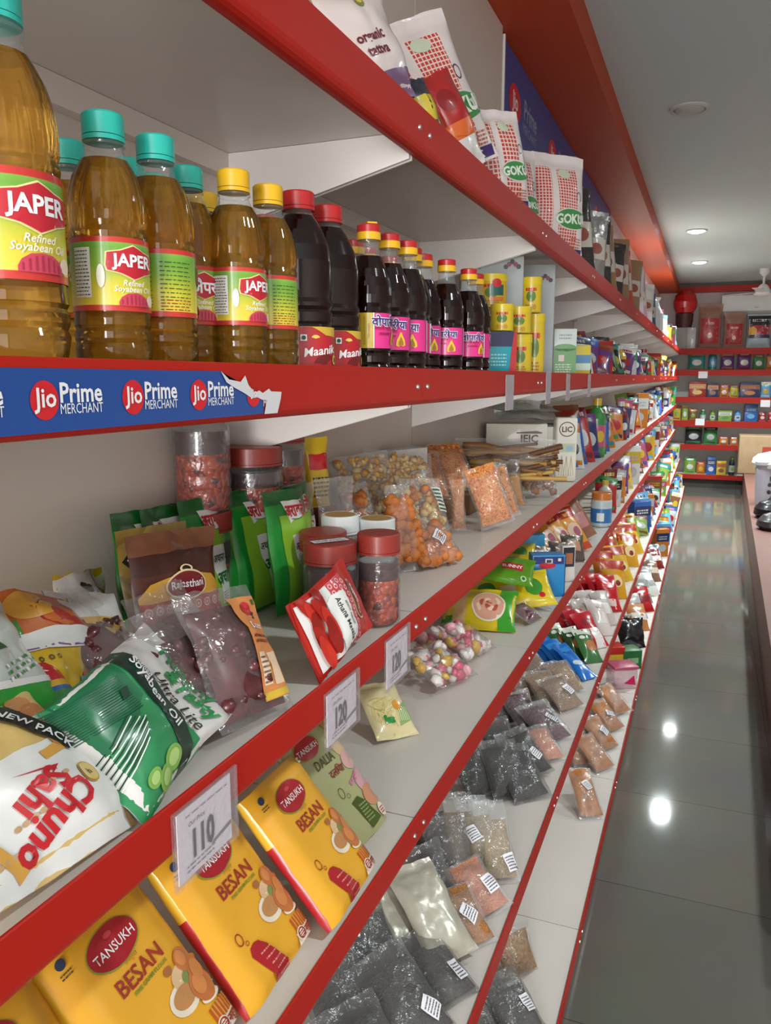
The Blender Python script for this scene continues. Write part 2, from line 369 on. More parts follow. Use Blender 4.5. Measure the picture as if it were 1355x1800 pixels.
def make_bay(y0, y1, label, first=False):
    t = thing('shelving_bay', label, 'shelves', (0, y0, 0), 'bays of the long shelving')
    L = y1 - y0
    p = MB(); p.box((XP - .02, .003, .03), (XP, L - .003, EYE + (1.198 if y1 < 3 else .56)), PANEL); p.build('back_panel', t)
    u = MB(); u.box((XP, .0002, 0), (XP + .0008, .006, EYE + (1.198 if y1 < 3 else .56)), SHELFW); u.build('upright', t)
    for i, (xf, zt, h) in enumerate(SHELVES):
        zt = EYE + zt; xf = -xf; base = i == 5
        s = MB(); s.box((XP + .001, .0015, zt - .030), (xf - .0034, L - .0015, zt - .010), SHELFW); so = s.build('shelf', t)
        f = MB(); pr = fascia_profile(xf, zt, h); f.prism(pr, 1, .0006, L - .0006, RED, False); fo = f.build('fascia', so)
        for yy in (.022, L - .022):
            r = MB().lathe([(.0042, 0), (.0036, .0022), (.0001, .0030)], STEEL, 10, cap=False)
            r.v = [(xf + v[2], yy + v[1], zt - .5 * h + v[0]) for v in r.v]; r.build('rivet', so)
        if not base:
            tz = zt - .0305
            for yy in (.0035, L - .0075): MB().prism([(XP + .001, tz), (xf - .021, tz), (xf - .021, tz - h + .026), (XP + .001, tz - .115)], 1, yy, yy + .004, mat('#f0ece8', .45)).build('bracket', so)
            MB().box((XP + .0012, .008, tz - .034), (XP + .020, L - .008, tz), SHELFW).build('back_rail', so)
        else:
            MB().box((XP, .001, .002), (xf - .012, L - .001, zt - .031), mat('#5b4a44', .5)).build('kick_box', t)
        if first and i == 1:
            k = MB(); S = lambda x, z, o: (xf + o, x - y0, z)
            edge = [(.6036, 1.5752), (.6166, 1.5675), (.6353, 1.5654), (.6488, 1.5627), (.66, 1.557), (.672, 1.551), (.678, 1.544), (.6763, 1.5352)]
            dec(k, S, poly([(.2495, 1.5335)] + edge[::-1] + [(.2495, 1.5762)], .03), BLUE, 1)
            dec(k, S, poly([(.6036, 1.5754), (.6166, 1.5680), (.6353, 1.5658), (.6434, 1.5716), (.6488, 1.5627), (.655, 1.5585), (.6596, 1.5557), (.668, 1.5575), (.674, 1.555), (.6861, 1.5590), (.69, 1.5563), (.7107, 1.5555), (.709, 1.549), (.7017, 1.5348), (.6763, 1.5348), (.6813, 1.5480), (.672, 1.5487), (.664, 1.5512), (.6542, 1.5505), (.6396, 1.5560), (.6255, 1.5604), (.612, 1.5655)], .02), mat('#d9d6da', .6), 3)
            for j in range(5):
                y = .314 + j * .0865 - (.003 if j == 3 else 0)
                if j < 4:
                    dec(k, S, ell(y, .0 + 1.5552, .0122, .0128), LOGORED, 2); dec(k, S, text('Jio', .0175, y, 1.5550, bold=.02), INKW, 3)
                    if j < 3 + 1 and j != 99:
                        dec(k, S, text('Prime', .0185, y + .0335, 1.5598, bold=.022, sx=.93), INKW, 2); dec(k, S, text('MERCHANT', .0098, y + .0335, 1.5492, sx=.78), INKW, 2)
                else:
                    dec(k, S, ell(y - .002, 1.5525, .0115, .0100, a0=180, a1=360), LOGORED, 2); dec(k, S, text('MERC', .0095, y + .0255, 1.5455, sx=.8), INKW, 2)
                    dec(k, S, text('Jio', .010, y - .003, 1.5545, bold=.02), INKW, 4)
            k.build('torn_sticker', so, label='torn blue sticker strip with round red logos')
    return t
for k in range(-2, 12):
    n = k + 2
    lab = ['red edged white shelving bay beside the camera, out of view', 'nearest red edged white shelving bay, with the torn blue sticker on its second fascia'][n] if n < 2 else \
        'red edged white shelving bay, %s along the aisle from the bay with the torn sticker' % ['first', 'second', 'third', 'fourth', 'fifth', 'sixth', 'seventh', 'eighth', 'ninth', 'tenth', 'eleventh', 'twelfth'][n - 2]
    make_bay(Y0 + (k - 0) * BAY, Y0 + (k + 1) * BAY, lab, k == -1)

# ------------------------------------------------------------------ shelves across the back wall
BACK = [(1.968, .084), (1.672, .079), (1.293, .078), (.96, .089), (.623, .073), (.194, .066)]
YF = 12.22
for k, (x0, x1) in enumerate([(-.62, .43), (.43, 1.33), (1.33, 2.23)]):
    t = thing('wall_shelving', ['red edged shelving on the back wall at the end of the aisle', 'red edged shelving on the back wall behind the cardboard box', 'red edged shelving on the back wall at the far right'][k], 'shelves', (x0, YF, 0), 'bays on the back wall')
    W = x1 - x0
    MB().box((0, .36, 0), (W, .385, 2.05), mat('#b9b6b0', .5)).build('back_panel', t)
    for zt, h in BACK:
        s = MB().box((.002, .014, zt - .03), (W - .002, .36, zt - .008), SHELFW).build('shelf', t)
        MB().prism([(0.0, zt - h), (.0, zt), (.016, zt), (.016, zt - h)], 0, .001, W - .001, REDDK).build('fascia', s)
    MB().box((.002, .05, .0), (W - .002, .3, .12), mat('#3a3230', .6)).build('plinth', t)
# ------------------------------------------------------------------ right side: low plinth, bin, box, air conditioner, fan
t = tag(MB().prism([(.31, 2.2), (.50, 12.0), (1.5, 12.0), (1.5, 2.2)], 2, .0, .31, mat('#6e4a42', .4)).build('display_plinth'), 'low brown red display plinth along the right of the aisle', 'platform')
t = thing('dustbin', 'grey ribbed plastic bin with a white bag over its mouth on the low plinth', 'bin', (.66, 8.75, .31))
MB().lathe([(.16, 0), (.165, .01), (.185, .40), (.195, .41), (.195, .44), (.18, .445)], mat('#9a98a2', .5), 4 * 8, sq=8).build('tub', t)
bag = MB(); bag.lathe([(.20, .38), (.215, .42), (.21, .46), (.17, .50), (.10, .52), (.03, .545), (.012, .60)], mat('#dfe8e6', .35), 26, ribs=lambda a, z: 1 + .05 * math.sin(7 * a + z * 40) + .03 * math.sin(13 * a)); bag.build('bin_bag', t)
bag = MB()
S = lambda x, z, o: (x, -.182 - o, z)
for q in range(10): dec(bag, S, ell(-.03 + .03 * math.sin(q * 2.3), .1 + q * .024, .012 + .004 * (q % 3), .018, rot=q * 50), BLACK, 4)
bag.build('floral_print', t)
t = thing('cardboard_box', 'tall brown cardboard box standing at the end of the aisle before the back shelves', 'box', (.41, 11.5, .31))
c = MB().rbox((0, 0, 0), (.75, .45, .50), mat('#9d8262', .7, var=.08), .01); c.build('carton', t)
p = MB(); S = lambda x, z, o: (x, -.001 - o, z)
dec(p, S, rect(.28, .12, .7, .36), mat('#a03a2c', .6), 2); dec(p, S, ell(.5, .25, .1, .08), mat('#c88a5a', .6), 3); p.build('printed_panel', t)
def soft_black(name, label, loc, s, m, seed):
    b = MB(); b.lathe([(s * .7, 0), (s, s * .25), (s * .95, s * .6), (s * .6, s * .95), (s * .2, s * 1.1), (s * .05, s * 1.3)], m, 24, ribs=lambda a, z: 1 + .14 * nz(math.cos(a) * 2 + seed, math.sin(a) * 2, z * 9))
    return tag(b.build(name), label, 'bag', M=loc)
soft_black('garbage_bag', 'black plastic sack lying on the low plinth in front of the bin', (.58, 7.9, .31), .15, mat('#17161a', .25, bump=.8, bscale=30), 3)
soft_black('garbage_bag', 'small dark sack on the low plinth at the right edge of the photo', (.56, 7.3, .31), .13, mat('#3a3638', .3, bump=.8, bscale=30), 9)
t = thing('air_conditioner', 'white wall air conditioner on the back wall under the red band', 'air conditioner', (.085, YB - .2, 2.42))
a = MB(); a.prism([(.2, 0), (.2, .30), (.05, .30), (.0, .27), (.0, .06), (.06, 0)], 0, 0, .95, mat('#d3d6d2', .35), False); a.build('case', t)
MB().box((.03, .02, .002), (.92, .06, .006), mat('#6f716f', .5)).build('louvre', t); MB().box((.42, -.002, .10), (.47, 0, .105), DARK).build('badge', t)
t = thing('ceiling_fan', 'white ceiling fan hanging near the back wall in front of the air conditioner', 'fan', (.54, 11.2, CEIL))
FW = mat('#d2d0cf', .45)
MB().lathe([(.06, 0), (.055, -.05), (.02, -.09)], FW, 20).build('canopy', t); MB().lathe([(.013, -.08), (.013, -.22)], FW, 12).build('downrod', t)
MB().lathe([(.02, -.18), (.05, -.20), (.085, -.26), (.09, -.285), (.105, -.29), (.105, -.31), (.06, -.33), (.001, -.335)], FW, 28).build('motor', t)
for q in range(3):
    b = MB(); an = math.radians(20 + 120 * q); ca, sa = math.cos(an), math.sin(an)
    b.box((.10, -.055, -.282), (.56, .055, -.278), FW); b.v = [(x * ca - y * sa, x * sa + y * ca, z + .10 * 0) for x, y, z in b.v]; b.build('blade', t)
t = tag(MB().tube([(.18, 1.77, .004), (.205, 1.775, .004), (.235, 1.76, .004), (.262, 1.73, .004), (.275, 1.69, .004), (.287, 1.63, .004)], .0016, mat('#d8d5d0', .6), 6).build('string'), 'curled bit of white string on the floor of the aisle', 'string')
# ------------------------------------------------------------------ bottles on the second shelf
def ramp_mat(name, stops, rough=.35, coat=.3):
    m = bpy.data.materials.new(name); m.use_nodes = True; nt = m.node_tree; b = nt.nodes['Principled BSDF']
    tc = nt.nodes.new('ShaderNodeTexCoord'); sp = nt.nodes.new('ShaderNodeSeparateXYZ'); cr = nt.nodes.new('ShaderNodeValToRGB')
    nt.links.new(tc.outputs['Generated'], sp.inputs[0]); nt.links.new(sp.outputs['Z'], cr.inputs['Fac']); nt.links.new(cr.outputs['Color'], b.inputs['Base Color'])
    for i, (p, c) in enumerate(stops):
        e = cr.color_ramp.elements[i] if i < 2 else cr.color_ramp.elements.new(p); e.position = p; e.color = rgb(c)
    b.inputs['Roughness'].default_value = rough; b.inputs['Coat Weight'].default_value = coat; b.inputs['Coat Roughness'].default_value = .1
    return m
PET = film('clear_bottle', '#e8eef0', .06, .05, .6)
def oil_mat():
    m = bpy.data.materials.new('golden_oil'); m.use_nodes = True; nt = m.node_tree
    for n in list(nt.nodes): nt.nodes.remove(n)
    out = nt.nodes.new('ShaderNodeOutputMaterial'); tr = nt.nodes.new('ShaderNodeBsdfTransparent'); rf = nt.nodes.new('ShaderNodeBsdfRefraction'); gl = nt.nodes.new('ShaderNodeBsdfGlossy')
    sc = nt.nodes.new('ShaderNodeAddShader'); s1 = nt.nodes.new('ShaderNodeBsdfTranslucent'); s1.inputs['Color'].default_value = tuple(.62 * c for c in rgb('#ffbc34')[:3]) + (1,); s2 = nt.nodes.new('ShaderNodeBsdfDiffuse'); s2.inputs['Color'].default_value = tuple(.38 * c for c in rgb('#ffbc34')[:3]) + (1,); nt.links.new(s1.outputs[0], sc.inputs[0]); nt.links.new(s2.outputs[0], sc.inputs[1])
    m1 = nt.nodes.new('ShaderNodeMixShader'); m2 = nt.nodes.new('ShaderNodeMixShader'); m3 = nt.nodes.new('ShaderNodeMixShader'); fr = nt.nodes.new('ShaderNodeFresnel'); fr.inputs['IOR'].default_value = 1.5
    tr.inputs['Color'].default_value = rgb('#fee3a0'); rf.inputs['Color'].default_value = rgb('#fedd92'); rf.inputs['IOR'].default_value = 1.28; rf.inputs['Roughness'].default_value = .03
    gl.inputs['Roughness'].default_value = .05; m1.inputs[0].default_value = .6; m3.inputs[0].default_value = .22
    nt.links.new(tr.outputs[0], m1.inputs[1]); nt.links.new(rf.outputs[0], m1.inputs[2]); nt.links.new(m1.outputs[0], m3.inputs[1]); nt.links.new(sc.outputs[0], m3.inputs[2])
    nt.links.new(fr.outputs[0], m2.inputs[0]); nt.links.new(m3.outputs[0], m2.inputs[1]); nt.links.new(gl.outputs[0], m2.inputs[2]); nt.links.new(m2.outputs[0], out.inputs[0]); return m
OIL = oil_mat(); SYRUP = mat('#1a0706', .09, spec=.5)
TEAL = mat('#22b5a6', .35, coat=.2); YEL = mat('#e8b41c', .35, coat=.2); REDCAP = mat('#b81f22', .35, coat=.2); CREAM = mat('#efe0a0', .45)
OILLAB = ramp_mat('oil_label', [(0, '#c8352f'), (1, '#c8352f'), (.075, '#c8352f'), (.08, '#e9d24a'), (.35, '#d5c93a'), (.62, '#8fb53c'), (.86, '#6fa83c'), (.925, '#7db145'), (.93, '#c8352f')])
def cap_mesh(r, z0, z1, m, n=44):
    b = MB(); b.lathe([(r, z0), (r, z1 - .0015), (r - .0012, z1), (.0005, z1)], m, n, ribs=lambda a, z: 1 + (.018 if int(a / (2 * PI) * n + .5) % 2 else 0) * (z < z1 - .001))
    b.lathe([(r * 1.02, z0 - .004), (r * 1.02, z0 - .0006)], m, 28); return b
def oil_bottle(capm, k=1.0):
    """returns a list of (part name, mesh builder)"""
    out = []
    fill = .157
    def ribs(a, z):
        z /= k
        q = max(0, min(1, (z - .107) / .012)) * max(0, min(1, (.160 - z) / .012)); d = max(0, min(1, (.016 - z) / .008)) * (z > .002)
        return 1 + .07 * q * (abs(math.cos(6 * a)) - .7) + .05 * d * (abs(math.cos(2.5 * a)) - 1)
    pr = [(.0005, .003), (.020, .003), (.024, 0), (.0278, .005), (.0285, .010), (.029, .018), (.0276, .0215), (.029, .025), (.029, .030), (.0276, .0325), (.029, .035), (.0288, .040), (.0284, .0445), (.0284, .1), (.0290, .103), (.0276, .107), (.0288, .111),
          (.0288, .118), (.0285, .126), (.0268, .136), (.0240, .145), (.0205, .152), (.0175, fill)]
    b = MB(); b.lathe([(r * k, z * k) for r, z in pr] + [(.0005, fill * k)], OIL, 48, ribs=ribs)
    pr2 = [(.0175, fill), (.0150, .162), (.0138, .166), (.0158, .1675), (.0158, .1695), (.0136, .1705), (.0136, .180)]
    b.lathe([(r * k, z * k) for r, z in pr2], PET, 32, cap=False); out.append(('bottle', b))
    out.append(('cap', cap_mesh(.0152 * k, .1745 * k, .1905 * k, capm)))
    l = MB(); R = .0291 * k; l.lathe([(R, .045 * k), (R, .0985 * k)], OILLAB, 56, cap=False)
    S0 = cylS(R)
    S = lambda x, z, o: S0(x * k, z * k, o)
    LR = mat('#c01f30', .35, coat=.3); g = R * 0 + .004
    for c, word in ((0, 'JAPER'), (PI * .0291, 'जैपर')):
        hexa = [(-.0205, .078), (-.0195, .087), (-.010, .0885), (0, .0925), (.010, .0885), (.0195, .087), (.0205, .078), (.0195, .0745), (.010, .0725), (0, .0685), (-.010, .0725), (-.0195, .0745)]
        dec(l, S, poly([(c + x * 1.06, .0805 + (z - .0805) * 1.09) for x, z in hexa], g), CREAM, 1); dec(l, S, poly([(c + x, z) for x, z in hexa], g), LR, 2)
        dec(l, S, text(word, .0125 if c == 0 else .0145, c, .0803, bold=.03, sx=.98), INKW, 3)
        dec(l, S, text('Refined', .0058, c, .0655, shear=.3, bold=.012), mat('#f3efe6', .4), 2); dec(l, S, text('Soyabean Oil', .0058, c, .0605, shear=.3, bold=.012), mat('#f3efe6', .4), 2)
        dome = [(-.0125, .0488), (-.0125, .0515), (-.0105, .055), (-.006, .0578), (0, .0585), (.006, .0578), (.0105, .055), (.0125, .0515), (.0125, .0488)]
        dec(l, S, poly([(c + x, z) for x, z in dome], g), mat('#c9425a', .4), 2)
        for q in range(7): dec(l, S, rect(c - .0105 + q * .0033, .0495, c - .0099 + q * .0033, .0495 + .0022 + .0055 * math.sin(PI * (q + .7) / 7.5), g), mat('#a22c44', .4), 3)
        dec(l, S, ell(c + .0155, .0535, .0045, .004), mat('#f1d9c6', .4), 2)
    a = -.0291 * 1.3
    dec(l, S, rect(a - .0075, .0545, a + .0065, .0905, g), mat('#efeee6', .4), 2); dec(l, S, lines(a - .0065, .056, a + .0055, .090, 13, 4, .3), mat('#4a4a48', .5), 3)
    dec(l, S, ell(a + .0135, .070, .003, .0085), mat('#f4f2e4', .4), 2)
    a = .0291 * 1.5
    dec(l, S, lines(a - .013, .060, a + .013, .091, 9, 7, .25), mat('#2d5a22', .5), 2); dec(l, S, lines(a - .013, .050, a + .013, .060, 4, 8, .35), mat('#8a3b20', .5), 2)
    out.append(('label', l)); return out
def bottle_thing(parts, name, label, cat, M, group):
    t = thing(name, label, cat, M, group)
    for n, b in parts: b.build(n, t)
    return t
def face(x, y, z, phi): # turn the front to the camera side, then phi degrees to its right
    return Matrix.Translation((x, y, z)) @ Matrix.Rotation(math.atan2(-y, -x) + PI / 2 + math.radians(phi), 4, 'Z')
ZB = TOP['B'] + .0012
big = bottle_thing(oil_bottle(TEAL, 1.29), 'oil_bottle', 'tallest golden oil bottle with a teal cap, at the left edge of the photo', 'bottle', face(-.447, .425, ZB, 33), 'oil bottles')
teal = bottle_thing(oil_bottle(TEAL), 'oil_bottle', 'golden oil bottle with a teal cap, right beside the tallest oil bottle', 'bottle', face(-.437, .515, ZB, 34), 'oil bottles')
for x, y, f, lab in [(-.437, .577, -62, 'golden oil bottle with a teal cap, small print of its label turned to the front'), (-.472, .668, 206, 'golden oil bottle with a teal cap and a Hindi name on its label'),
                     (-.515, .560, 215, 'oil bottle with a teal cap half hidden between the tallest bottle and its neighbour'), (-.520, .680, 160, 'oil bottle with a teal cap peeping out behind the third bottle from the left'),
                     (-.505, .625, 200, 'oil bottle with a teal cap tucked in the second row behind the Hindi label')]:
    dup(teal, face(x, y, ZB, f), lab)
yel = bottle_thing(oil_bottle(YEL), 'oil_bottle', 'oil bottle with a yellow cap and a red logo, right of the Hindi label bottle', 'bottle', face(-.437, .695, ZB, 46), 'oil bottles')
for x, y, f, lab in [(-.437, .760, -55, 'yellow capped oil bottle showing its green printed label, left of the big dark bottle'), (-.52, .765, 30, 'oil bottle with a yellow cap hidden in the row behind, between two yellow caps')]:
    dup(yel, face(x, y, ZB, f), lab)
t = bottle_thing(oil_bottle(REDCAP), 'oil_bottle', 'red capped oil bottle in the back row, just left of the big dark bottle', 'bottle', face(-.52, .895, ZB, 0), 'oil bottles')
t = dup(t, face(-.535, 1.02, ZB, 0), 'oil bottle with a red cap in the back row, behind the big dark bottles')

def mustard_bottle():
    out = []; b = MB(); SY = SYRUP
    pr = [(.0005, .002), (.034, 0), (.0375, .004), (.0375, .052), (.0365, .055), (.0375, .058), (.0375, .068), (.0358, .071), (.0378, .075), (.0378, .079), (.0355, .084), (.0362, .09), (.0362, .125), (.034, .142), (.028, .158), (.021, .170), (.0168, .176)]
    b.lathe(pr + [(.0005, .176)], SY, 48, sq=2.6, ribs=lambda a, z: 1 + (.012 * math.sin(z * 900) * math.sin(a * 17) if .09 < z < .14 and 0.2 < a < 1.4 else 0))
    b.lathe([(.0168, .176), (.0155, .181), (.0155, .188)], PET, 28, cap=False); out.append(('bottle', b))
    out.append(('cap', cap_mesh(.0185, .186, .202, REDCAP)))
    l = MB(); q = 2.6; R = .0379
    def S(x, z, o):
        a = x / R - PI / 2; s = (abs(math.cos(a)) ** q + abs(math.sin(a)) ** q) ** (-1 / q); return ((R + o) * s * math.cos(a), (R + o) * s * math.sin(a), z)
    OL = mat('#a8a33a', .35, coat=.3); MR = mat('#b3202a', .35, coat=.3)
    N = 72; vs = [S(R * 2 * PI * i / N, z, 0) for z in (.004, .052) for i in range(N)]; l.add(vs, [(i, (i + 1) % N, N + (i + 1) % N, N + i) for i in range(N)], OL)
    for c in (0.012, PI * R + .012):
        dec(l, S, rect(c - .018, .008, c + .030, .0515, .005), MR, 1); dec(l, S, poly([(c - .004, .0517), (c + .030, .0517), (c + .030, .041), (c + .012, .0425), (c + .004, .0475)], .005), mat('#c8a53a', .4), 2)
        dec(l, S, text('Maanik', .0135, c + .006, .0255, rot=8, bold=.015, shear=.25), INKW, 3); dec(l, S, ell(c, .0385, .005, .0042, a0=20, a1=160, n=12), mat('#e2c25a', .4), 3)
        dec(l, S, poly([(c - .002, .012), (c + .012, .010), (c + .022, .019), (c + .012, .0225), (c + .002, .018)], .005), mat('#6e1a1c', .4), 2)
        dec(l, S, rect(c - .0165, .036, c - .0095, .043, .005), INKW, 3); dec(l, S, ell(c - .013, .0395, .0024, .0024), mat('#1d4a30', .4), 4)
        dec(l, S, ell(c + .0255, .0155, .0038, .0055), mat('#d8c35a', .4), 3); dec(l, S, ell(c + .0255, .0155, .002, .003), mat('#55652a', .4), 4)
        dec(l, S, rect(c - .018, .0042, c + .030, .0078, .005), mat('#d9b58a', .4), 1); dec(l, S, lines(c - .016, .0048, c + .028, .007, 1, 3, .9), mat('#7a2a20', .4), 2)
        a = c - .036
        dec(l, S, rect(a - .014, .022, a + .014, .037, .005), mat('#b9bfc4', .4), 1); dec(l, S, lines(a - .013, .023, a + .013, .036, 5, 11, .4), mat('#4b555c', .4), 2); dec(l, S, lines(a - .012, .041, a + .012, .046, 1, 12, .8), mat('#565a1c', .4), 2)
        for j, cc in enumerate(('#1c3a20', '#20201c', '#7fb0c2')): dec(l, S, rect(a - .012 + j * .0085, .0105, a - .0055 + j * .0085, .0175, .005), mat(cc, .4), 2)
    out.append(('label', l)); return out
mb1 = bottle_thing(mustard_bottle(), 'oil_bottle', 'big square shouldered dark oil bottle with a red cap and red front label', 'bottle', face(-.447, .845, ZB, 7), 'dark oil bottles')
dup(mb1, face(-.450, .926, ZB, 20), 'second big dark oil bottle with a red cap, right of the first one')

def dark_bottle():
    out = []; b = MB()
    def ribs(a, z):
        q = max(0, min(1, (z - .105) / .012)) * max(0, min(1, (.158 - z) / .012)); return 1 + .035 * q * math.cos(12 * (a + z * 16))
    pr = [(.0005, .002), (.026, 0), (.030, .004), (.030, .010), (.0288, .0125), (.0302, .016), (.0302, .024), (.029, .0275), (.0305, .031), (.0298, .036), (.0298, .079), (.0308, .083), (.0292, .088), (.0308, .093), (.0308, .104), (.0300, .115), (.0275, .127), (.024, .138), (.0195, .149), (.017, .155)]
    b.lathe(pr + [(.0005, .155)], SYRUP, 48, ribs=ribs); b.lathe([(.017, .155), (.0146, .163), (.0138, .168), (.0138, .182)], PET, 28, cap=False); out.append(('bottle', b))
    c = cap_mesh(.0155, .186, .196, REDCAP); c.lathe([(.0162, .176), (.0162, .1855), (.0155, .186)], YEL, 32); out.append(('cap', c))
    l = MB(); R = .0305; l.lathe([(R, .034), (R, .080)], mat('#e0348a', .35, coat=.3), 56, cap=False); S = cylS(R)
    WT = mat('#f2e9ee', .4); INK = mat('#2a2a7a', .4)
    for c in (.022, .022 + PI * R):
        dec(l, S, text('वोपारीया', .0155, c, .0700, bold=.075), WT, 2); dec(l, S, text('वोपारीया', .0155, c, .0700, bold=.02), INK, 3)
        dec(l, S, text('असली स्वाद', .0065, c - .006, .0600, bold=.01), mat('#a01c46', .4), 2); dec(l, S, lines(c - .014, .0515, c + .006, .056, 1, 5, .7), mat('#a01c46', .4), 2)
        bell = [(-.0075, .040), (-.0065, .0475), (-.003, .054), (-.0008, .0585), (.0012, .0585), (.003, .054), (.007, .0475), (.008, .041), (.004, .039), (0, .0405), (-.004, .0385)]
        dec(l, S, poly([(c + .014 + x, z) for x, z in bell], .005), mat('#e6c23a', .4), 2); dec(l, S, poly([(c + .014 + x * .55, .0405 + (z - .0395) * .6) for x, z in bell], .005), mat('#a8762a', .4), 3)
    a = -.019
    dec(l, S, rect(a - .016, .034, a + .018, .080, .005), mat('#d9b82e', .35, coat=.3), 1); dec(l, S, rect(a + .018, .034, a + .0195, .080, .005), WT, 2)
    for j in range(4): dec(l, S, text(['Ingredients & Process', 'Store in a cool dry place', 'Best before 6 months', 'Net weight'][j], .0042, a - .006 + j * .0062, .057, rot=90, bold=.01), mat(['#3a2a14', '#8a4a1a', '#b5832a', '#b5832a'][j], .4), 2)
    a = .022 + PI * R * .53
    dec(l, S, rect(a - .006, .034, a + .006, .080, .005), WT, 1); dec(l, S, text('Tatori', .011, a, .058, rot=90, bold=.03), mat('#b8902a', .4), 2)
    out.append(('label', l)); return out
db = bottle_thing(dark_bottle(), 'syrup_bottle', 'nearest dark bottle with a red and yellow cap, yellow panel of its label in front', 'bottle', face(-.436, 1.024, ZB, 12), 'dark bottles in a row')
fl = MB().box((-.004, -.012, .1965), (.009, .006, .1985), YEL); fl.build('lid_flap', db)
rows = [(-.437, 1.100, -35), (-.434, 1.166, -52), (-.450, 1.232, -60), (-.455, 1.300, -30), (-.437, 1.372, -50), (-.434, 1.500, -15), (-.442, 1.578, -110)]
ords = ['second', 'third', 'fourth', 'fifth', 'sixth', 'seventh', 'last']
for (x, y, f), o in zip(rows, ords):
    d = dup(db, face(x, y, ZB, f), '%s pink labelled dark bottle of the front row, counted from the big dark bottles' % o)
    for ch in list(d.children):
        if ch.name.startswith('lid_flap'): bpy.data.objects.remove(ch)
MB().box((-.008, -.0165, .172), (.008, -.0158, .195), PAPER).build('price_sticker', d)
for (x, y, f), o in zip([(-.505, 1.06, -20), (-.505, 1.13, 30), (-.515, 1.2, -50), (-.515, 1.30, 10)], ['leftmost', 'second from the left', 'third from the left', 'rightmost']):
    d = dup(db, face(x, y, ZB, f), '%s dark bottle of the rear row behind the pink labels' % o)
    for ch in list(d.children):
        if ch.name.startswith('lid_flap'): bpy.data.objects.remove(ch)
b = MB(); S = pouch(b, .20, .235, .05, mat('#141113', .18, spec=.6), 95, wr=.009, nx=20, nz_=24)
tag(b.build('wrapped_pack'), 'black glossy plastic wrapped pack at the back behind the dark bottles', 'packet', None, pose((-.640, 1.20, ZB), 80, 4, -6))
# ------------------------------------------------------------------ soft packets: builders
def on(zs, x, y, yaw=90, lean=10, roll=0, w=.12, h=.18, t=.03, dz=0.0):
    """stand or lay a packet of that size so that its lowest corner touches the shelf at height zs"""
    M = pose((x, y, 0), yaw, lean, roll)
    lo = min((M @ Vector((sx * w / 2, sy * t / 2 * q, a * h))).z for sx, sy, q, a in
             [(1, 0, 1, 0), (-1, 0, 1, 0), (1, 0, 1, 1), (-1, 0, 1, 1), (0, 1, 1, .5), (0, 1, .9, .25), (0, 1, .9, .75), (.7, 1, .7, .3), (-.7, 1, .7, .3), (.7, 1, .7, .7), (-.7, 1, .7, .7)])
    M.translation.z = zs - lo + .0012 + dz; return M
def packet(name, label, cat, M, w, h, t, m, decor=None, group=None, seed=None, design=None, **kw):
    b = MB(); sd = seed if seed is not None else random.random() * 50
    S = pouch(b, w, h, t, m, seed=sd, **{**dict(nx=26, nz_=34), **kw})
    if design: S0 = S; kx, kz = w / design[0], h / design[1]; S = lambda x, z, o: S0(x * kx, z * kz, o)
    if decor: decor(b, S)
    return tag(b.build(name), label, cat, group, M)
def gm(h, r=.32, c=.25): return mat(h, r, coat=c)          # printed glossy laminate
def blobs(b, n, reg, size, m, sub=1, flat=1.0, seed=1, jit=.35):
    rd = random.Random(seed); bm = bmesh.new(); bmesh.ops.create_icosphere(bm, subdivisions=sub, radius=1); bm.verts.index_update()
    V = [v.co.copy() for v in bm.verts]; Fc = [tuple(v.index for v in f.verts) for f in bm.faces]; bm.free()
    for i in range(n):
        p = Vector(reg(rd)); R = Euler((rd.uniform(0, 6), rd.uniform(0, 6), rd.uniform(0, 6))).to_matrix(); s = size * rd.uniform(1 - jit, 1 + jit)
        b.add([p + R @ Vector((v.x * s, v.y * s * rd.uniform(.8, 1.2), v.z * s * flat)) * (1 + .18 * nz(v.x * 1.7 + i, v.y * 1.7, v.z * 1.7)) for v in V], Fc, m if not isinstance(m, (tuple,)) else m[i % len(m)])
def inreg(w, h, t, f0=.05, f1=.7, q=.42):
    def g(rd):
        v = rd.uniform(f0, f1); u = rd.uniform(-.5, .5) * .84; e = max(0, 1 - (2 * u) ** 2) * (math.sin(PI * min(1, max(0, (v - f0 + .08) / (f1 - f0 + .16))))) ** q
        return (u * w, rd.uniform(-1, 1) * t * q * e, v * h)
    return g
FILM = film(); FILMD = film('film_dull', '#d0c8c8', .09, .15, .5); FILMG = film('film_smoky', '#8f8c8c', .22, .18, .5)
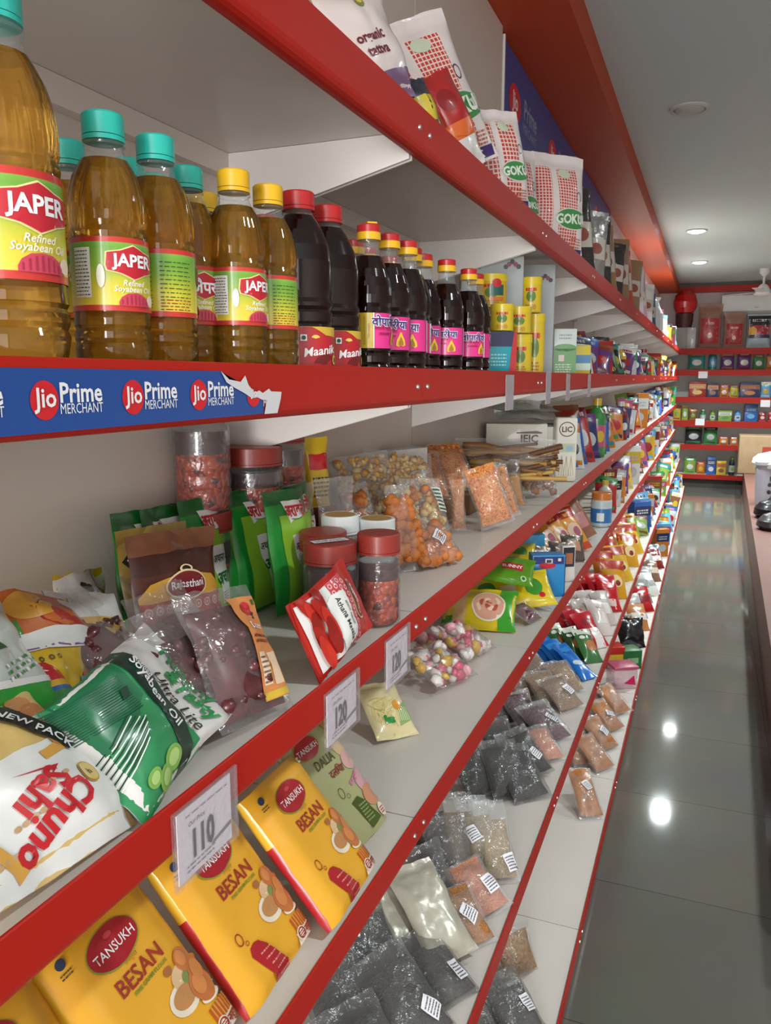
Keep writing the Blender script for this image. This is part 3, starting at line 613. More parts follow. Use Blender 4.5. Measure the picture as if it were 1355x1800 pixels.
def clear_bag(name, label, M, w, h, t, cont, fill=.7, group=None, seed=1, fm=None, sticker=None, lump=True, blob=None, extra=None, cat='packet', wr=.0042):
    """clear plastic bag: film, the food inside, and a white price sticker where the photo shows one"""
    T = thing(name, label, cat, M, group)
    b = MB()
    if lump:
        c = MB(); S = pouch(c, w * .86, h * fill, t * .70, cont, seed=seed, wr=.002, top=.10, bot=.08, nx=14, nz_=14); c.v = [(x, y, z + h * .06) for x, y, z in c.v]; c.build('contents', T)
    if blob:
        c = MB(); n, size, mm = blob[:3]; blobs(c, n, inreg(w * .92, h, t * .72, .10, fill, .40), size, mm, seed=seed, flat=blob[3] if len(blob) > 3 else 1, sub=1); c.build('contents', T, kind='stuff')
    f = MB(); S = pouch(f, w, h, t, fm or FILM, seed=seed + 3, wr=wr, top=.12, bot=.05, nx=16, nz_=20, freq=26); f.build('bag', T)
    if sticker:
        x, z, sw, sh, a = sticker; k = MB()
        dec(k, S, poly(rotp([(x - sw / 2, z - sh / 2), (x + sw / 2, z - sh / 2), (x + sw / 2, z + sh / 2), (x - sw / 2, z + sh / 2)], x, z, a), .01), PAPER, 3)
        V, Fc = lines(x - sw * .4, z - sh * .4, x + sw * .4, z + sh * .4, 5, seed, .4); dec(k, S, (rotp(V, x, z, a), Fc), mat('#5a5a66', .5), 5); k.build('price_sticker', T)
    if extra:
        k = MB(); extra(k, S); k.build('header_card' if cat != 'snacks' else 'printed_card', T)
    return T
def stripes(x0, x1, z0, z1, n, m1, b, S, lay=2):
    for i in range(n): dec(b, S, rect(x0 + (x1 - x0) * i / n, z0, x0 + (x1 - x0) * (i + .5) / n, z1), m1, lay)

# ------------------------------------------------------------------ third shelf: pickle pouches, spice packs, dates, snack bags
ZC = TOP['C']; RM = gm('#c21f2c'); LIME = gm('#8cbf35'); GREEN = gm('#1d8a33'); GREEND = gm('#126026'); WH = gm('#e8e6e4'); INK = mat('#262422', .5); INKG = mat('#1c6a34', .5)
def pickle_print(b, S):
    w, h = .12, .19
    dec(b, S, rect(-.036, .004, .058, .150, .01), LIME, 1)
    dec(b, S, poly([(-.016, .172), (.040, .172), (.036, .150), (.020, .142), (.004, .143), (-.010, .137)], .008), WH, 2)
    dec(b, S, text('अरावली', .026, .012, .1585, bold=.03, sx=.72), RM, 4); dec(b, S, ell(.010, .1445, .017, .003, a0=200, a1=340, inner=.7), INKG, 4)
    dec(b, S, poly([(-.008, .118), (.052, .118), (.050, .085), (.042, .060), (.040, .030), (.010, .030), (.008, .058), (-.004, .082)], .008), WH, 2)
    dec(b, S, text('अथाना मेरी', .017, .024, .1005, bold=.012, sx=.8), INK, 3); dec(b, S, text('अचार', .027, .026, .068, bold=.03), gm('#1f6a30'), 3)
    dec(b, S, lines(.012, .034, .038, .050, 4, 5, .4), mat('#7b8a76', .5), 3)
def pickle_mat(u, v, fr): return GREEND if v > .88 else GREEN
pp = packet('pickle_pouch', 'front green pickle pouch leaning in its row, beside the red lidded jars', 'pouch', on(ZC, -.585, 1.079, 89, 8, 3, .12, .19, .03), .12, .19, .03, pickle_mat, pickle_print, 'green pickle pouches', 3, wr=.0025)
for x, y, yaw, ln, rl, lab in [(-.638, 1.070, 84, 10, 1, 'green pickle pouch just left of and behind the front one'), (-.655, 1.055, 88, 8, -2, 'green pickle pouch in the middle of the row, only its dark top showing'),
                               (-.655, .955, 96, 7, 3, 'green pickle pouch half hidden behind the brown spice pouch, third from the left'), (-.670, .885, 100, 5, 2, 'green pickle pouch near the back panel, second from the left'),
                               (-.668, .825, 96, 5, 4, 'leftmost green pickle pouch, standing against the back panel'), (-.600, 1.130, 90, 6, -2, 'rightmost green pickle pouch, behind the front one and beside the clear stand-up pouch')]:
    tag(pp.copy(), lab, 'pouch', 'green pickle pouches', on(ZC, x, y, yaw, ln, rl, .12, .19, .03)) if False else None
    c = pp.copy(); COL.objects.link(c); tag(c, lab, 'pouch', 'green pickle pouches', on(ZC, x, y, yaw, ln, rl, .12, .19, .03))
GOLD = gm('#b0914a'); BROWN = gm('#54281c'); MAR = gm('#7c1a20'); CRM = gm('#ead9a8')
def gold_print(b, S):
    dec(b, S, rect(-.052, .0, .064, .138), WH, 1); dec(b, S, poly([(-.030, .140), (.064, .146), (.064, .148), (-.030, .1425)], .01), INK, 2)
    dec(b, S, poly(rotp([(-.062, .132), (-.022, .132), (-.022, .150), (-.062, .150)], -.042, .141, 45), .008), INK, 3); dec(b, S, text('LCO', .015, -.042, .141, rot=45, bold=.02), INKW, 4)
    dec(b, S, rect(-.052, 0, -.050, .13), INK, 2)
packet('spice_pouch', 'gold and white pouch behind the brown spice pouch', 'pouch', on(ZC, -.636, .815, 86, 8, 4, .13, .172, .03), .13, .172, .03, lambda u, v, fr: GOLD, gold_print, seed=8)
def raj_print(b, S, hindi=True):
    dec(b, S, poly([(-.072, .096), (-.055, .112), (-.02, .117), (.02, .117), (.055, .112), (.072, .096), (.072, .085), (-.072, .085)], .008), gm('#dca43c'), 1)
    dec(b, S, rect(-.072, .004, .072, .089, .009), gm('#a8242e'), 2)
    PK = gm('#e3a9a4')
    for i in range(9):
        for j in range(5):
            x = -.064 + i * .016 + (.008 if j % 2 else 0); z = .012 + j * .0165
            if abs(x) < .07: dec(b, S, ell(x, z, .0058, .0058, 12, inner=.62), PK, 3); dec(b, S, ell(x, z, .0022, .0022, 8), PK, 3)
    dec(b, S, poly([(-.052, .003), (-.050, .030), (-.03, .048), (0, .068), (.03, .048), (.050, .030), (.052, .003)], .008), WH, 4)
    dec(b, S, ell(0, .104, .034, .0185), CRM, 5); dec(b, S, ell(0, .104, .0315, .016), MAR, 6); dec(b, S, text('Rajasthani', .0135, 0, .1035, bold=.015), INKW, 7); dec(b, S, ell(0, .1235, .012, .005, inner=.7), CRM, 5)
    dec(b, S, text('पान का मुखवास खजाना', .011, -.006, .033, sx=.85), INK, 5)
    dec(b, S, rect(.036, .036, .046, .046), INK, 5); dec(b, S, rect(.0372, .0372, .0448, .0448), WH, 6); dec(b, S, ell(.041, .041, .0022, .0022, 8), INK, 7)
def raj_mat(u, v, fr): return gm('#7b4a30') if v > .84 else (gm('#43190f') if v > .72 else BROWN)
packet('spice_pouch', 'brown and red patterned spice pouch with a maroon oval logo and a white arch', 'pouch', on(ZC, -.592, .795, 82, 8, 4, .15, .172, .035), .15, .172, .035, raj_mat, raj_print, seed=12)
def athana_print(b, S):
    dec(b, S, rect(-.052, .012, .052, .128, .01), gm('#e0dcd8'), 1)
    PK = gm('#c9404c'); dec(b, S, rect(-.052, .085, .052, .128, .01), PK, 2)
    for i in range(9):
        for j in range(4): dec(b, S, ell(-.046 + i * .0115 + (.005 if j % 2 else 0), .090 + j * .0105, .0042, .0042, 10, inner=.55), gm('#e8b6b4'), 3)
    dec(b, S, poly([(-.030, .112), (.046, .110), (.048, .062), (-.030, .066), (-.036, .08)], .008), WH, 4)
    dec(b, S, text('Athana Masala', .0145, .008, .090, bold=.012, shear=.25, sx=.85), INK, 5); dec(b, S, text('अथाना मसाला', .008, .006, .103), INK, 5)
    CH = [gm('#a81e14'), gm('#c22a1c'), gm('#8c150f')]
    for i in range(9): dec(b, S, ell(-.040 + (i % 5) * .018, .030 + (i // 5) * .020 + .004 * (i % 2), .030, .0095, 18, rot=20 - 14 * (i % 3)), CH[i % 3], 4 + i)
    dec(b, S, ell(.0, .142, .034, .014), CRM, 2); dec(b, S, ell(0, .142, .0315, .0115), MAR, 3); dec(b, S, text('Rajasthani', .0125, 0, .1415, bold=.015), INKW, 4)
packet('spice_pouch', 'red masala pouch with chillies printed on it, tilted on its side before the pickle jar', 'pouch', on(ZC, -.431, .808, 86, 20, 80, .105, .162, .028), .105, .162, .028, gm('#b3231c'), athana_print, seed=15, design=(.12, .17))
# snack and oil bags heaped at the near left
def oilbag_print(b, S):
    G1 = gm('#1f7a48'); G2 = gm('#14382a'); G3 = gm('#2f8a56'); w = .17; h = .215
    dec(b, S, rect(-w * .5, 0, w * .5, .125, .01), G3, 1)
    dec(b, S, poly([(-w * .5, .128), (w * .2, .128), (w * .42, .112), (w * .5, .09), (w * .5, .07), (w * .34, .088), (w * .1, .100), (-w * .5, .100)], .01), G2, 3)
    dec(b, S, text('Soyabean Oil', .020, -.012, .1125, rot=-5, bold=.015), INKW, 5); dec(b, S, text('Refined', .011, -.045, .123, bold=.01), INKW, 5)
    dec(b, S, text('Healthy', .032, .006, .188, bold=.035, shear=.15), gm('#1c8a45'), 4); dec(b, S, text('&Tasty', .032, .028, .163, bold=.035, shear=.15), gm('#1c8a45'), 4)
    dec(b, S, text('Ultra Lite', .025, .020, .138, rot=-4, shear=.3, bold=.008), INK, 4)
    dec(b, S, poly([(-.085, .095), (-.02, .096), (.0, .06), (.0, .0), (-.085, .0)], .01), gm('#1b6b44'), 2)
    for i in range(16):
        dec(b, S, poly([(-.080 + i * .0032, .005), (-.0788 + i * .0032, .005), (-.058 + i * .0032, .085), (-.0592 + i * .0032, .085)], .02), gm('#124c30'), 4)
        if i < 12: dec(b, S, poly([(.0 + i * .0036, .006), (.0018 + i * .0036, .006), (-.016 + i * .0036, .074 - abs(i - 5) * .003), (-.0175 + i * .0036, .074 - abs(i - 5) * .003)], .02), gm('#dfe8dc') if i % 2 else gm('#14382a'), 5)
    dec(b, S, poly([(-.045, .075), (-.033, .07), (-.03, .08), (-.042, .086)], .01), G2, 6)
    for x, z, r in ((.062, .072, .012), (.070, .05, .011), (.058, .035, .009)): dec(b, S, ell(x, z, r, r * 1.3, rot=20), gm('#7fae4e'), 4); dec(b, S, ell(x, z, r * .6, r * .85, rot=20), gm('#a9c878'), 5)
packet('oil_packet', 'plump white and green soyabean oil bag lying behind the red fascia at the near left', 'packet', on(ZC, -.437, .468, 93, 42, 80, .13, .185, .05, .0), .13, .185, .05, lambda u, v, fr: gm('#d9d5d2', .25, .4), oilbag_print, seed=21, design=(.17, .215), wr=.005, bot=.05, top=.07)
def chuno_print(b, S):
    R = gm('#c4222a')
    dec(b, S, ell(-.035, .165, .033, .030), gm('#6a2a22'), 2); dec(b, S, ell(-.040, .158, .022, .022), gm('#a86a52'), 3)
    dec(b, S, poly([(-.092, .118), (.07, .126), (.085, .10), (.085, .0), (-.092, .0)], .012), WH, 1)
    dec(b, S, text('Chuno', .041, .004, .040, rot=205, bold=.035, sx=.85), R, 4); dec(b, S, text('Sahi', .041, .002, .071, rot=203, bold=.035, sx=.85), R, 4); dec(b, S, poly([(-.018, .099), (.032, .091), (.015, .081), (.024, .0895)], .01), R, 3)
    for x, z, a in ((-.055, .04, -60), (-.075, .075, 70), (.055, .112, 10)): dec(b, S, poly(rotp([(x - .03, z - .006), (x + .03, z - .006), (x + .03, z + .006), (x - .03, z + .006)], x, z, a), .01), gm('#d9a24a'), 3)
    dec(b, S, ell(.060, .070, .0125, .0145), gm('#cf9a3c'), 3); dec(b, S, ell(.060, .070, .0105, .0125), gm('#e5c477'), 4); dec(b, S, text('h', .012, .060, .070, rot=10), INK, 5)
    for i in range(14): dec(b, S, ell(-.08 + (i * .037) % .12, .01 + (i * .023) % .07, .004, .003, 8), gm('#c9a27a'), 3)
    for i in range(5): dec(b, S, ell(.062 + .006 * (i % 2), .185 - i * .016, .015, .0125, 16), gm(('#c98a5a', '#b87848')[i % 2]), 3)
    dec(b, S, poly([(-.07, .214), (.020, .206), (.046, .186), (.060, .150), (.083, .108), (.060, .104), (.036, .142), (.020, .172), (-.01, .186), (-.085, .190)], .01), gm('#16221d'), 5)
    dec(b, S, text('NEW PACK', .0175, .0475, .144, rot=-62, bold=.02), INKW, 7)
    dec(b, S, poly([(-.09, .218), (-.03, .205), (.016, .188), (.022, .170), (-.02, .18), (-.09, .19)], .01), WH, 6)
packet('snack_packet', 'cream snack bag with upside-down red lettering and a black ribbon, nearest to the left edge', 'packet', on(ZC, -.414, .405, 100, 50, 10, .165, .17, .05), .165, .165, .05, lambda u, v, fr: gm('#e2c078', .3, .3), chuno_print, seed=27, design=(.19, .225), wr=.004)
def rs_print(b, S):
    dec(b, S, rect(-.1, .125, .1, .175, .012), RM, 1); dec(b, S, text('₹50', .040, -.004, .150, rot=6, bold=.04), INKW, 3); dec(b, S, text('OFF', .02, .055, .162, rot=6, bold=.04), INKW, 3); dec(b, S, text('MAX', .014, .055, .145, rot=6, bold=.04), INKW, 3)
    dec(b, S, rect(-.1, .115, .1, .125, .012), gm('#d9a92c'), 1); dec(b, S, rect(-.1, .108, .1, .115, .012), gm('#1c5fa0'), 1); dec(b, S, rect(-.1, .0, .1, .108, .012), gm('#2f7a36'), 1)
    dec(b, S, rect(-.09, .122, -.05, .150, .01), WH, 4)
packet('snack_packet', 'snack bag with a red price band, squeezed behind the soyabean oil bag', 'packet', on(ZC, -.492, .480, 95, 48, 8, .155, .14, .04, .012), .155, .14, .04, gm('#d6cfc6'), rs_print, seed=31, design=(.19, .19))
def chips_print(b, S):
    dec(b, S, rect(-.11, .135, .11, .215, .012), gm('#c9672a'), 1); dec(b, S, ell(.05, .17, .055, .035), gm('#b02a24'), 2); dec(b, S, ell(-.005, .185, .04, .025), gm('#e0a43c'), 2); dec(b, S, poly([(-.08, .155), (-.035, .165), (-.03, .135), (-.085, .135)], .01), gm('#3f8a34'), 3)
    dec(b, S, rect(-.11, .105, .11, .140, .012), WH, 3); dec(b, S, lines(-.07, .1085, .09, .112, 1, 3, .9), gm('#8a5a9a'), 4)
    dec(b, S, poly([(.02, .03), (.05, .075), (.085, .08), (.09, .03)], .01), gm('#b8663e'), 2); dec(b, S, poly([(.01, .02), (.03, .055), (.08, .05), (.08, .015)], .01), gm('#7aa8c8'), 3)
    for i in range(4): dec(b, S, ell(-.045 + i * .013, .088, .0035, .005, 6, inner=.5), gm('#5a4a1c'), 2)
packet('snack_packet', 'yellow crisps bag with a white band and orange top, in the left heap', 'packet', on(ZC, -.560, .560, 104, 32, 18, .16, .135, .045, .018), .16, .135, .045, lambda u, v, fr: gm('#d9b02c', .25, .4), chips_print, seed=36, design=(.2, .215), wr=.006)
def yel_print(b, S):
    dec(b, S, rect(-.075, .150, .075, .19, .01), WH, 1); dec(b, S, ell(-.018, .165, .013, .010), BLACK, 2); dec(b, S, poly([(.030, .19), (.046, .19), (.046, .0), (.030, .0)], .012), WH, 3); dec(b, S, text('HT', .018, .06, .10, rot=-75), INK, 3); dec(b, S, lines(.032, .02, .044, .16, 12, 5, .3), RM, 4)
packet('snack_packet', 'yellow snack bag with a white crimped top standing up at the back of the heap', 'packet', on(ZC, -.670, .725, 104, 10, 8, .105, .115, .04, .002), .11, .125, .04, lambda u, v, fr: gm('#e0bc24', .25, .4), yel_print, seed=41, design=(.15, .19), wr=.006)
def gw_print(b, S):
    dec(b, S, rect(-.10, .0, .10, .055, .012), gm('#2f9a3c'), 1); dec(b, S, rect(-.10, .055, .10, .064, .012), WH, 2); dec(b, S, poly([(-.1, .15), (.0, .145), (.03, .115), (-.1, .10)], .01), gm('#1d5c34'), 1); dec(b, S, ell(.0, .175, .02, .01), gm('#20407a'), 2)
    for i in range(7):
        for j in range(3): dec(b, S, ell(-.01 + i * .011, .064 + j * .009 + i * .003, .003, .003, 8), GREEN if (i + j) % 2 else WH, 4)
packet('snack_packet', 'silvery white and green bag cut off by the left edge of the photo', 'packet', on(ZC, -.522, .470, 112, 34, 16, .13, .12, .04, .052), .145, .13, .045, lambda u, v, fr: gm('#c6cdc9', .25, .4), gw_print, seed=45, design=(.18, .20), wr=.005)
packet('snack_packet', 'small brown snack bag in the gap right of the yellow crisps', 'packet', on(ZC, -.560, .640, 95, 40, 20, .10, .14, .035, .01), .10, .14, .035, gm('#6a4a30'), lambda b, S: [dec(b, S, rect(-.05, .07, .05, .10), gm('#d8a83a'), 1), dec(b, S, rect(-.05, .1, .05, .14), WH, 1)], seed=49)
# dates in clear bags
DATE = mat('#5c262a', .35, coat=.3, var=.45, vscale=60)
def date_card(k, S): # orange header card
    O = gm('#d98a4c', .5, .1)
    dec(k, S, rect(.012, .016, .056, .135, .01), O, 4); dec(k, S, ell(.034, .119, .008, .0085), RM, 6); dec(k, S, text('Dates', .012, .034, .098, bold=.01, shear=.2), INKW, 6); dec(k, S, lines(.018, .078, .050, .09, 2, 5, .5), gm('#8a3a1c'), 6)
    dec(k, S, rect(.016, .032, .031, .068), gm('#e9d3bc'), 5); dec(k, S, rect(.036, .030, .053, .066), gm('#e9c8a8'), 5); dec(k, S, rect(.013, .017, .055, .025), gm('#d8b23c'), 5); dec(k, S, lines(.017, .034, .030, .066, 6, 8, .4), gm('#8a5a3a'), 6)
    dec(k, S, rect(.048, .124, .053, .130), INKG, 6)
clear_bag('date_packet', 'clear bag of dark dates with an orange header card, leaning on the fascia', on(ZC, -.418, .684, 86, 30, 8, .12, .15, .036), .12, .15, .036, DATE, .8, 'date packets', 3, FILMD, None, True, (44, .0078, DATE, 1.5), date_card)
for x, y, yw, ln, rl, dz, lab, sd in [(-.445, .640, 88, 30, 4, .0, 'clear bag of dates right behind the one with the orange card', 5), (-.545, .790, 92, 50, 12, .02, 'crumpled clear bag of dates lying before the brown spice pouch', 8), (-.545, .650, 105, 48, 14, .03, 'shiny crumpled clear bag on the heap, right of the yellow crisps', 11), (-.500, .725, 94, 36, 2, .008, 'clear bag of dates standing close to the red masala pouch', 14)]:
    clear_bag('date_packet', lab, on(ZC, x, y, yw, ln, rl, .115, .14, .036, dz), .115, .14, .036, DATE, .68, 'date packets', sd, FILMD if sd != 11 else FILM, None, True, (34, .0078, DATE, 1.5), wr=.007)

# ------------------------------------------------------------------ fourth shelf: gram flour bricks and neighbours
ZD = TOP['D']
BY = gm('#e3a52a', .36, .15); BYS = gm('#e6b83a', .3, .3)
def brick(b, w, h, t, mf, seed=1):
    """flour pack: a soft brick with rounded long sides; returns the print surface of its front"""
    nx, nzz = 10, 14
    def pt(u, v, s, o=0):
        e = 1 - abs(2 * u - 1) ** 5; g = min(1, min(v, 1 - v) / .05) ** .5
        T = t / 2 * (.35 + .65 * e ** .35) * (.55 + .45 * g); k = .0022 * nz(u * 3 + seed, v * 4, seed) + .0012 * nz(u * 9 + seed, v * 11, 2)
        return (w * (u - .5), (-1 if s else 1) * (T + k + o), h * v + .001 * nz(u * 5, seed, 3))
    for s in (1, 0):
        vs = [pt(i / nx, j / nzz, s) for j in range(nzz + 1) for i in range(nx + 1)]; fs = []; ms = []
        for j in range(nzz):
            for i in range(nx):
                a = j * (nx + 1) + i; f = (a, a + 1, a + nx + 2, a + nx + 1); fs.append(f if s else f[::-1]); ms.append(mf((i + .5) / nx, (j + .5) / nzz, s))
        b.add(vs, fs, ms)
    for side in (0, 1): # gussets
        vs = []; N = 14
        for j in range(N + 1):
            v = j / N; f = pt(side, v, 1); k = pt(side, v, 0); vs += [f, ((f[0] + (-.004 if side == 0 else .004)), 0, f[2]), k]
        fs = []; ms = []
        for j in range(N):
            for q in range(2):
                a = j * 3 + q; f = (a, a + 1, a + 4, a + 3); fs.append(f[::-1] if side else f); ms.append(mf(-1 if side == 0 else 2, (j + .5) / N, 1))
        b.add(vs, fs, ms)
    for v in (0, 1):
        top = [pt(i / nx, v, 1) for i in range(nx + 1)]; bk = [pt(i / nx, v, 0) for i in range(nx + 1)]
        b.add(top + bk, [((i, i + nx + 1, i + nx + 2, i + 1) if v == 0 else (i, i + 1, i + nx + 2, i + nx + 1)) for i in range(nx)], mf(.5, v, 1))
    return lambda x, z, o: pt(min(1, max(0, x / w + .5)), min(1, max(0, z / h)), 1, o)
def besan_mat(u, v, s):
    if v < .035: return gm('#e2cfa6')
    if u < 0: return gm('#b3202a') if v < .62 else BYS
    return BY
def besan_print(b, S):
    w, h = .15, .20; MAR2 = gm('#a81c26'); DR = gm('#9c2a1c', .4, .1)
    dec(b, S, ell(-.004, .160, .0365, .0225, 32), gm('#8d9a34'), 1); dec(b, S, ell(-.004, .1605, .035, .0210, 32), MAR2, 2); dec(b, S, text('TANSUKH', .0135, -.004, .1585, bold=.008, sx=.96), INKW, 3); dec(b, S, ell(-.004, .172, .006, .003, 10), gm('#c8434a'), 3)
    dec(b, S, text('BESAN', .0245, .004, .122, bold=.016, sx=.95), DR, 2); dec(b, S, text('FINE GRAM FLOUR', .0062, .010, .1085, bold=.02), gm('#6d8a2c'), 2); dec(b, S, text('तनसुख', .007, .004, .136), gm('#b5822a'), 2)
    dec(b, S, ell(-.060, .184, .0055, .0055), gm('#2a3550'), 2); dec(b, S, lines(-.066, .170, -.052, .177, 2, 2, .5), gm('#6a5230'), 2); dec(b, S, rect(.056, .185, .064, .193), gm('#e8e0b8'), 2); dec(b, S, ell(.060, .189, .002, .002, 8), INKG, 3)
    dec(b, S, ell(.043, .082, .020, .014, 22), gm('#d9b48a'), 2); dec(b, S, ell(.027, .066, .023, .0165, 22), gm('#e6d9c4'), 2); dec(b, S, ell(.027, .067, .017, .011, 20), gm('#bd8552'), 3); dec(b, S, ell(.047, .078, .011, .008), gm('#7c8a4a'), 3)
    for x, z, r in ((.052, .094, .014), (.062, .073, .019), (.053, .060, .019)): dec(b, S, ell(x, z, r * .85, r, 22, rot=15), gm('#c4713c'), 4); dec(b, S, ell(x - .003, z + .003, r * .5, r * .6, 16), gm('#d2854a'), 5)
    dec(b, S, ell(.058, .047, .018, .008, 20), gm('#efe6d8'), 3); dec(b, S, ell(.028, .098, .006, .005, 12), gm('#a86a3c'), 3)
    dec(b, S, rect(.040, .018, .073, .036, .01), gm('#e7a93c'), 2); stripes(.040, .073, .018, .036, 6, gm('#c4532a'), b, S, 3); dec(b, S, rect(.036, .003, .073, .018, .01), gm('#e9dccb'), 2); dec(b, S, ell(.045, .014, .009, .008), gm('#e9dccb'), 4); dec(b, S, ell(.045, .014, .0075, .0065, inner=.75), DR, 5); dec(b, S, lines(.039, .010, .051, .018, 3, 3, .5), DR, 5); dec(b, S, text('तनसुख', .012, .063, .010, bold=.03), DR, 4)
    dec(b, S, ell(-.042, .070, .006, .0075, 14, inner=.8), DR, 2); dec(b, S, ell(-.035, .060, .003, .003, 10, inner=.7), DR, 2)
    dec(b, S, poly([(-.040, .045), (-.036, .053), (-.028, .055), (-.020, .053), (-.012, .044), (.010, .0), (-.022, .0)], .01), MAR2, 2)
    for i in range(5): dec(b, S, lines(-.028 + i * .003, .038 - i * .0085, -.008 + i * .004, .042 - i * .0085, 1, i, .5), gm('#d98a7a'), 3)
def flour(label, M, sd, old=[]):
    if not old:
        b = MB(); S = brick(b, .15, .20, .042, besan_mat, sd); besan_print(b, S); old.append(b.build('flour_pack')); return tag(old[0], label, 'flour', 'yellow gram flour packs', M)
    c = old[0].copy(); COL.objects.link(c); return tag(c, label, 'flour', 'yellow gram flour packs', M)
flour('yellow gram flour pack fully in view, rightmost of the row beside the green pack', on(ZD, -.415, .905, 94, 41, 2, .15, .2, .042), 3)
flour('yellow gram flour pack behind the 110 price card, second from the right', on(ZD, -.438, .745, 92, 39, 0, .15, .2, .042), 3)
flour('yellow gram flour pack at the bottom of the photo, third from the right', on(ZD, -.445, .585, 92, 40, -2, .15, .2, .042), 3)
flour('yellow gram flour pack at the bottom left corner, under the fascia', on(ZD, -.45, .42, 92, 40, 3, .15, .2, .042), 3)
def dalia_mat(u, v, s): return gm('#a8a878', .38, .1)
def dalia_print(b, S):
    MAR2 = gm('#a81c26'); G = gm('#5c6a2c')
    dec(b, S, ell(-.020, .168, .0330, .019, 30), gm('#8d9a34'), 1); dec(b, S, ell(-.020, .168, .0315, .0175, 30), MAR2, 2); dec(b, S, text('TANSUKH', .0122, -.020, .1665, bold=.008), INKW, 3)
    dec(b, S, text('DALIA', .0215, .0, .136, bold=.008, sx=.9), gm('#4f4a22'), 2); dec(b, S, text('दलिया', .017, .012, .113, bold=.02), gm('#8a3228'), 2)
    dec(b, S, ell(.055, .15, .022, .03), gm('#d3b48e'), 1); dec(b, S, ell(.052, .115, .018, .016), gm('#d7a7a2'), 2); dec(b, S, ell(.055, .075, .02, .02), gm('#cf9ea4'), 2); dec(b, S, ell(.052, .05, .02, .018), gm('#c98a6a'), 3); dec(b, S, poly([(.04, .19), (.07, .185), (.07, .165), (.05, .165)], .01), gm('#b98a4a'), 2)
    dec(b, S, ell(-.008, .080, .008, .009, 14, inner=.85), G, 2); dec(b, S, ell(.004, .070, .004, .004, 10, inner=.8), G, 2)
    dec(b, S, poly([(.0, .058), (.018, .062), (.030, .05), (.044, .012), (.012, .008)], .01), gm('#46551f'), 2); dec(b, S, lines(.010, .02, .032, .052, 6, 3, .4), gm('#9aa86a'), 3)
    dec(b, S, ell(.055, .020, .009, .011), gm('#e3cfc0'), 4); dec(b, S, lines(.049, .014, .061, .026, 3, 2, .5), gm('#a84a4a'), 5); dec(b, S, text('तनसुख', .011, .036, .085, rot=20, bold=.04), gm('#c97a9a'), 4)
b = MB(); S = brick(b, .14, .19, .03, dalia_mat, 9); dalia_print(b, S)
tag(b.build('flour_pack'), 'pale green broken wheat pack right of the yellow gram flour packs', 'flour', None, on(ZD, -.452, 1.045, 88, 40, 2, .14, .19, .03))
def verm_print(b, S):
    dec(b, S, ell(-.012, .055, .030, .034), gm('#d9c98a'), 1)
    for i in range(26): dec(b, S, poly(rotp([(-.012 - .02, .055), (-.012 + .02, .055), (-.012 + .02, .0562), (-.012 - .02, .0562)], -.012 + .012 * math.sin(i * 2.1), .055 + .018 * math.cos(i * 1.3), i * 37), .02), gm(('#efe6b8', '#c9b05a')[i % 2]), 2)
    for i in range(9): dec(b, S, ell(-.02 + .006 * (i % 4), .030 + .006 * (i // 4), .004, .004, 8), GREEN, 4)
    dec(b, S, poly([(.012, .02), (.045, .03), (.045, .075), (.03, .065)], .01), gm('#8fae6a'), 2); stripes(.014, .044, .03, .06, 6, gm('#c9d6a8'), b, S, 3); dec(b, S, ell(.02, .065, .010, .013), gm('#d9952c'), 3)
packet('pasta_packet', 'small cream packet with a pasta picture, lying alone under the second price card', 'packet', on(ZD, -.535, 1.40, 60, 55, 8, .10, .135, .035), .10, .135, .035, gm('#e2d3a4', .3, .3), verm_print, seed=53)
# ------------------------------------------------------------------ jars and snack bags further along the third shelf
JLID = mat('#8f3028', .42, coat=.1); PICK = grain('pickle', '#9a2412', '#4a0e08', 110, .8, .35, '#b8441a'); PICKD = mat('#3a0a10', .15, coat=.4); AMB = mat('#1a0f0c', .2, coat=.3)
def jar(label, x, y, z0, r, h, content, lidm=None, paper=False, group='pickle jars', oil=.62, name='pickle_jar'):
    T = thing(name, label, 'jar', face(x, y, z0 + .0012, 0), group); lh = .026 if h > .1 else .02; zt = h - lh
    c = MB(); q = r * .93; c.lathe([(q * .9, .003), (q, .008), (q, zt * oil)], content, 36, cap=True); c.lathe([(q, zt * oil), (q, zt * .86), (.0005, zt * .86)], PICKD, 36, cap=False); c.build('pickle', T)
    g = MB(); pr = [(r * .9, 0), (r, .006), (r, zt * .22), (r * .965, zt * .25), (r, zt * .28), (r, zt * .40), (r * .965, zt * .43), (r, zt * .46), (r, zt * .84), (r * .99, zt * .90), (r * .86, zt * .96), (r * .86, zt)]
    g.lathe(pr, PET, 36, cap=False); g.build('jar_body', T)
    l = cap_mesh(r * .97, zt, h, lidm or JLID, 60)
    if lidm: l.lathe([(r * .80, h + .0002), (.0005, h + .0004)], mat('#b58a4a', .5), 30, cap=False)
    l.build('lid', T)
    if paper:
        k = MB(); S = lambda x_, y_, o: (x_, y_, h + .0003 + o); dec(k, S, poly(rotp([(-.028, -.009), (.028, -.009), (.028, .009), (-.028, .009)], 0, 0, 25)), PAPER, 1); V, Fc = lines(-.024, -.006, .024, .006, 3, 4, .4); dec(k, S, (rotp(V, 0, 0, 25), Fc), mat('#8a8690', .5), 2); k.build('paper_label', T)
    return T
jar('tall pickle jar with red orange shreds, right of the red masala pouch', -.442, 1.072, ZC, .0325, .138, PICK)
jar('wide dark pickle jar with a paper label on its red lid', -.502, 1.030, ZC, .040, .128, AMB, None, True)
jar('pickle jar hidden behind the paper labelled one, only its red lid showing', -.548, 1.100, ZC, .038, .128, AMB)
jar('left one of the two white lidded tubs behind the red lidded jars', -.552, 1.172, ZC, .032, .142, mat('#5a1f1a', .4), mat('#dfe3e4', .4), name='tub', group='white lidded tubs')
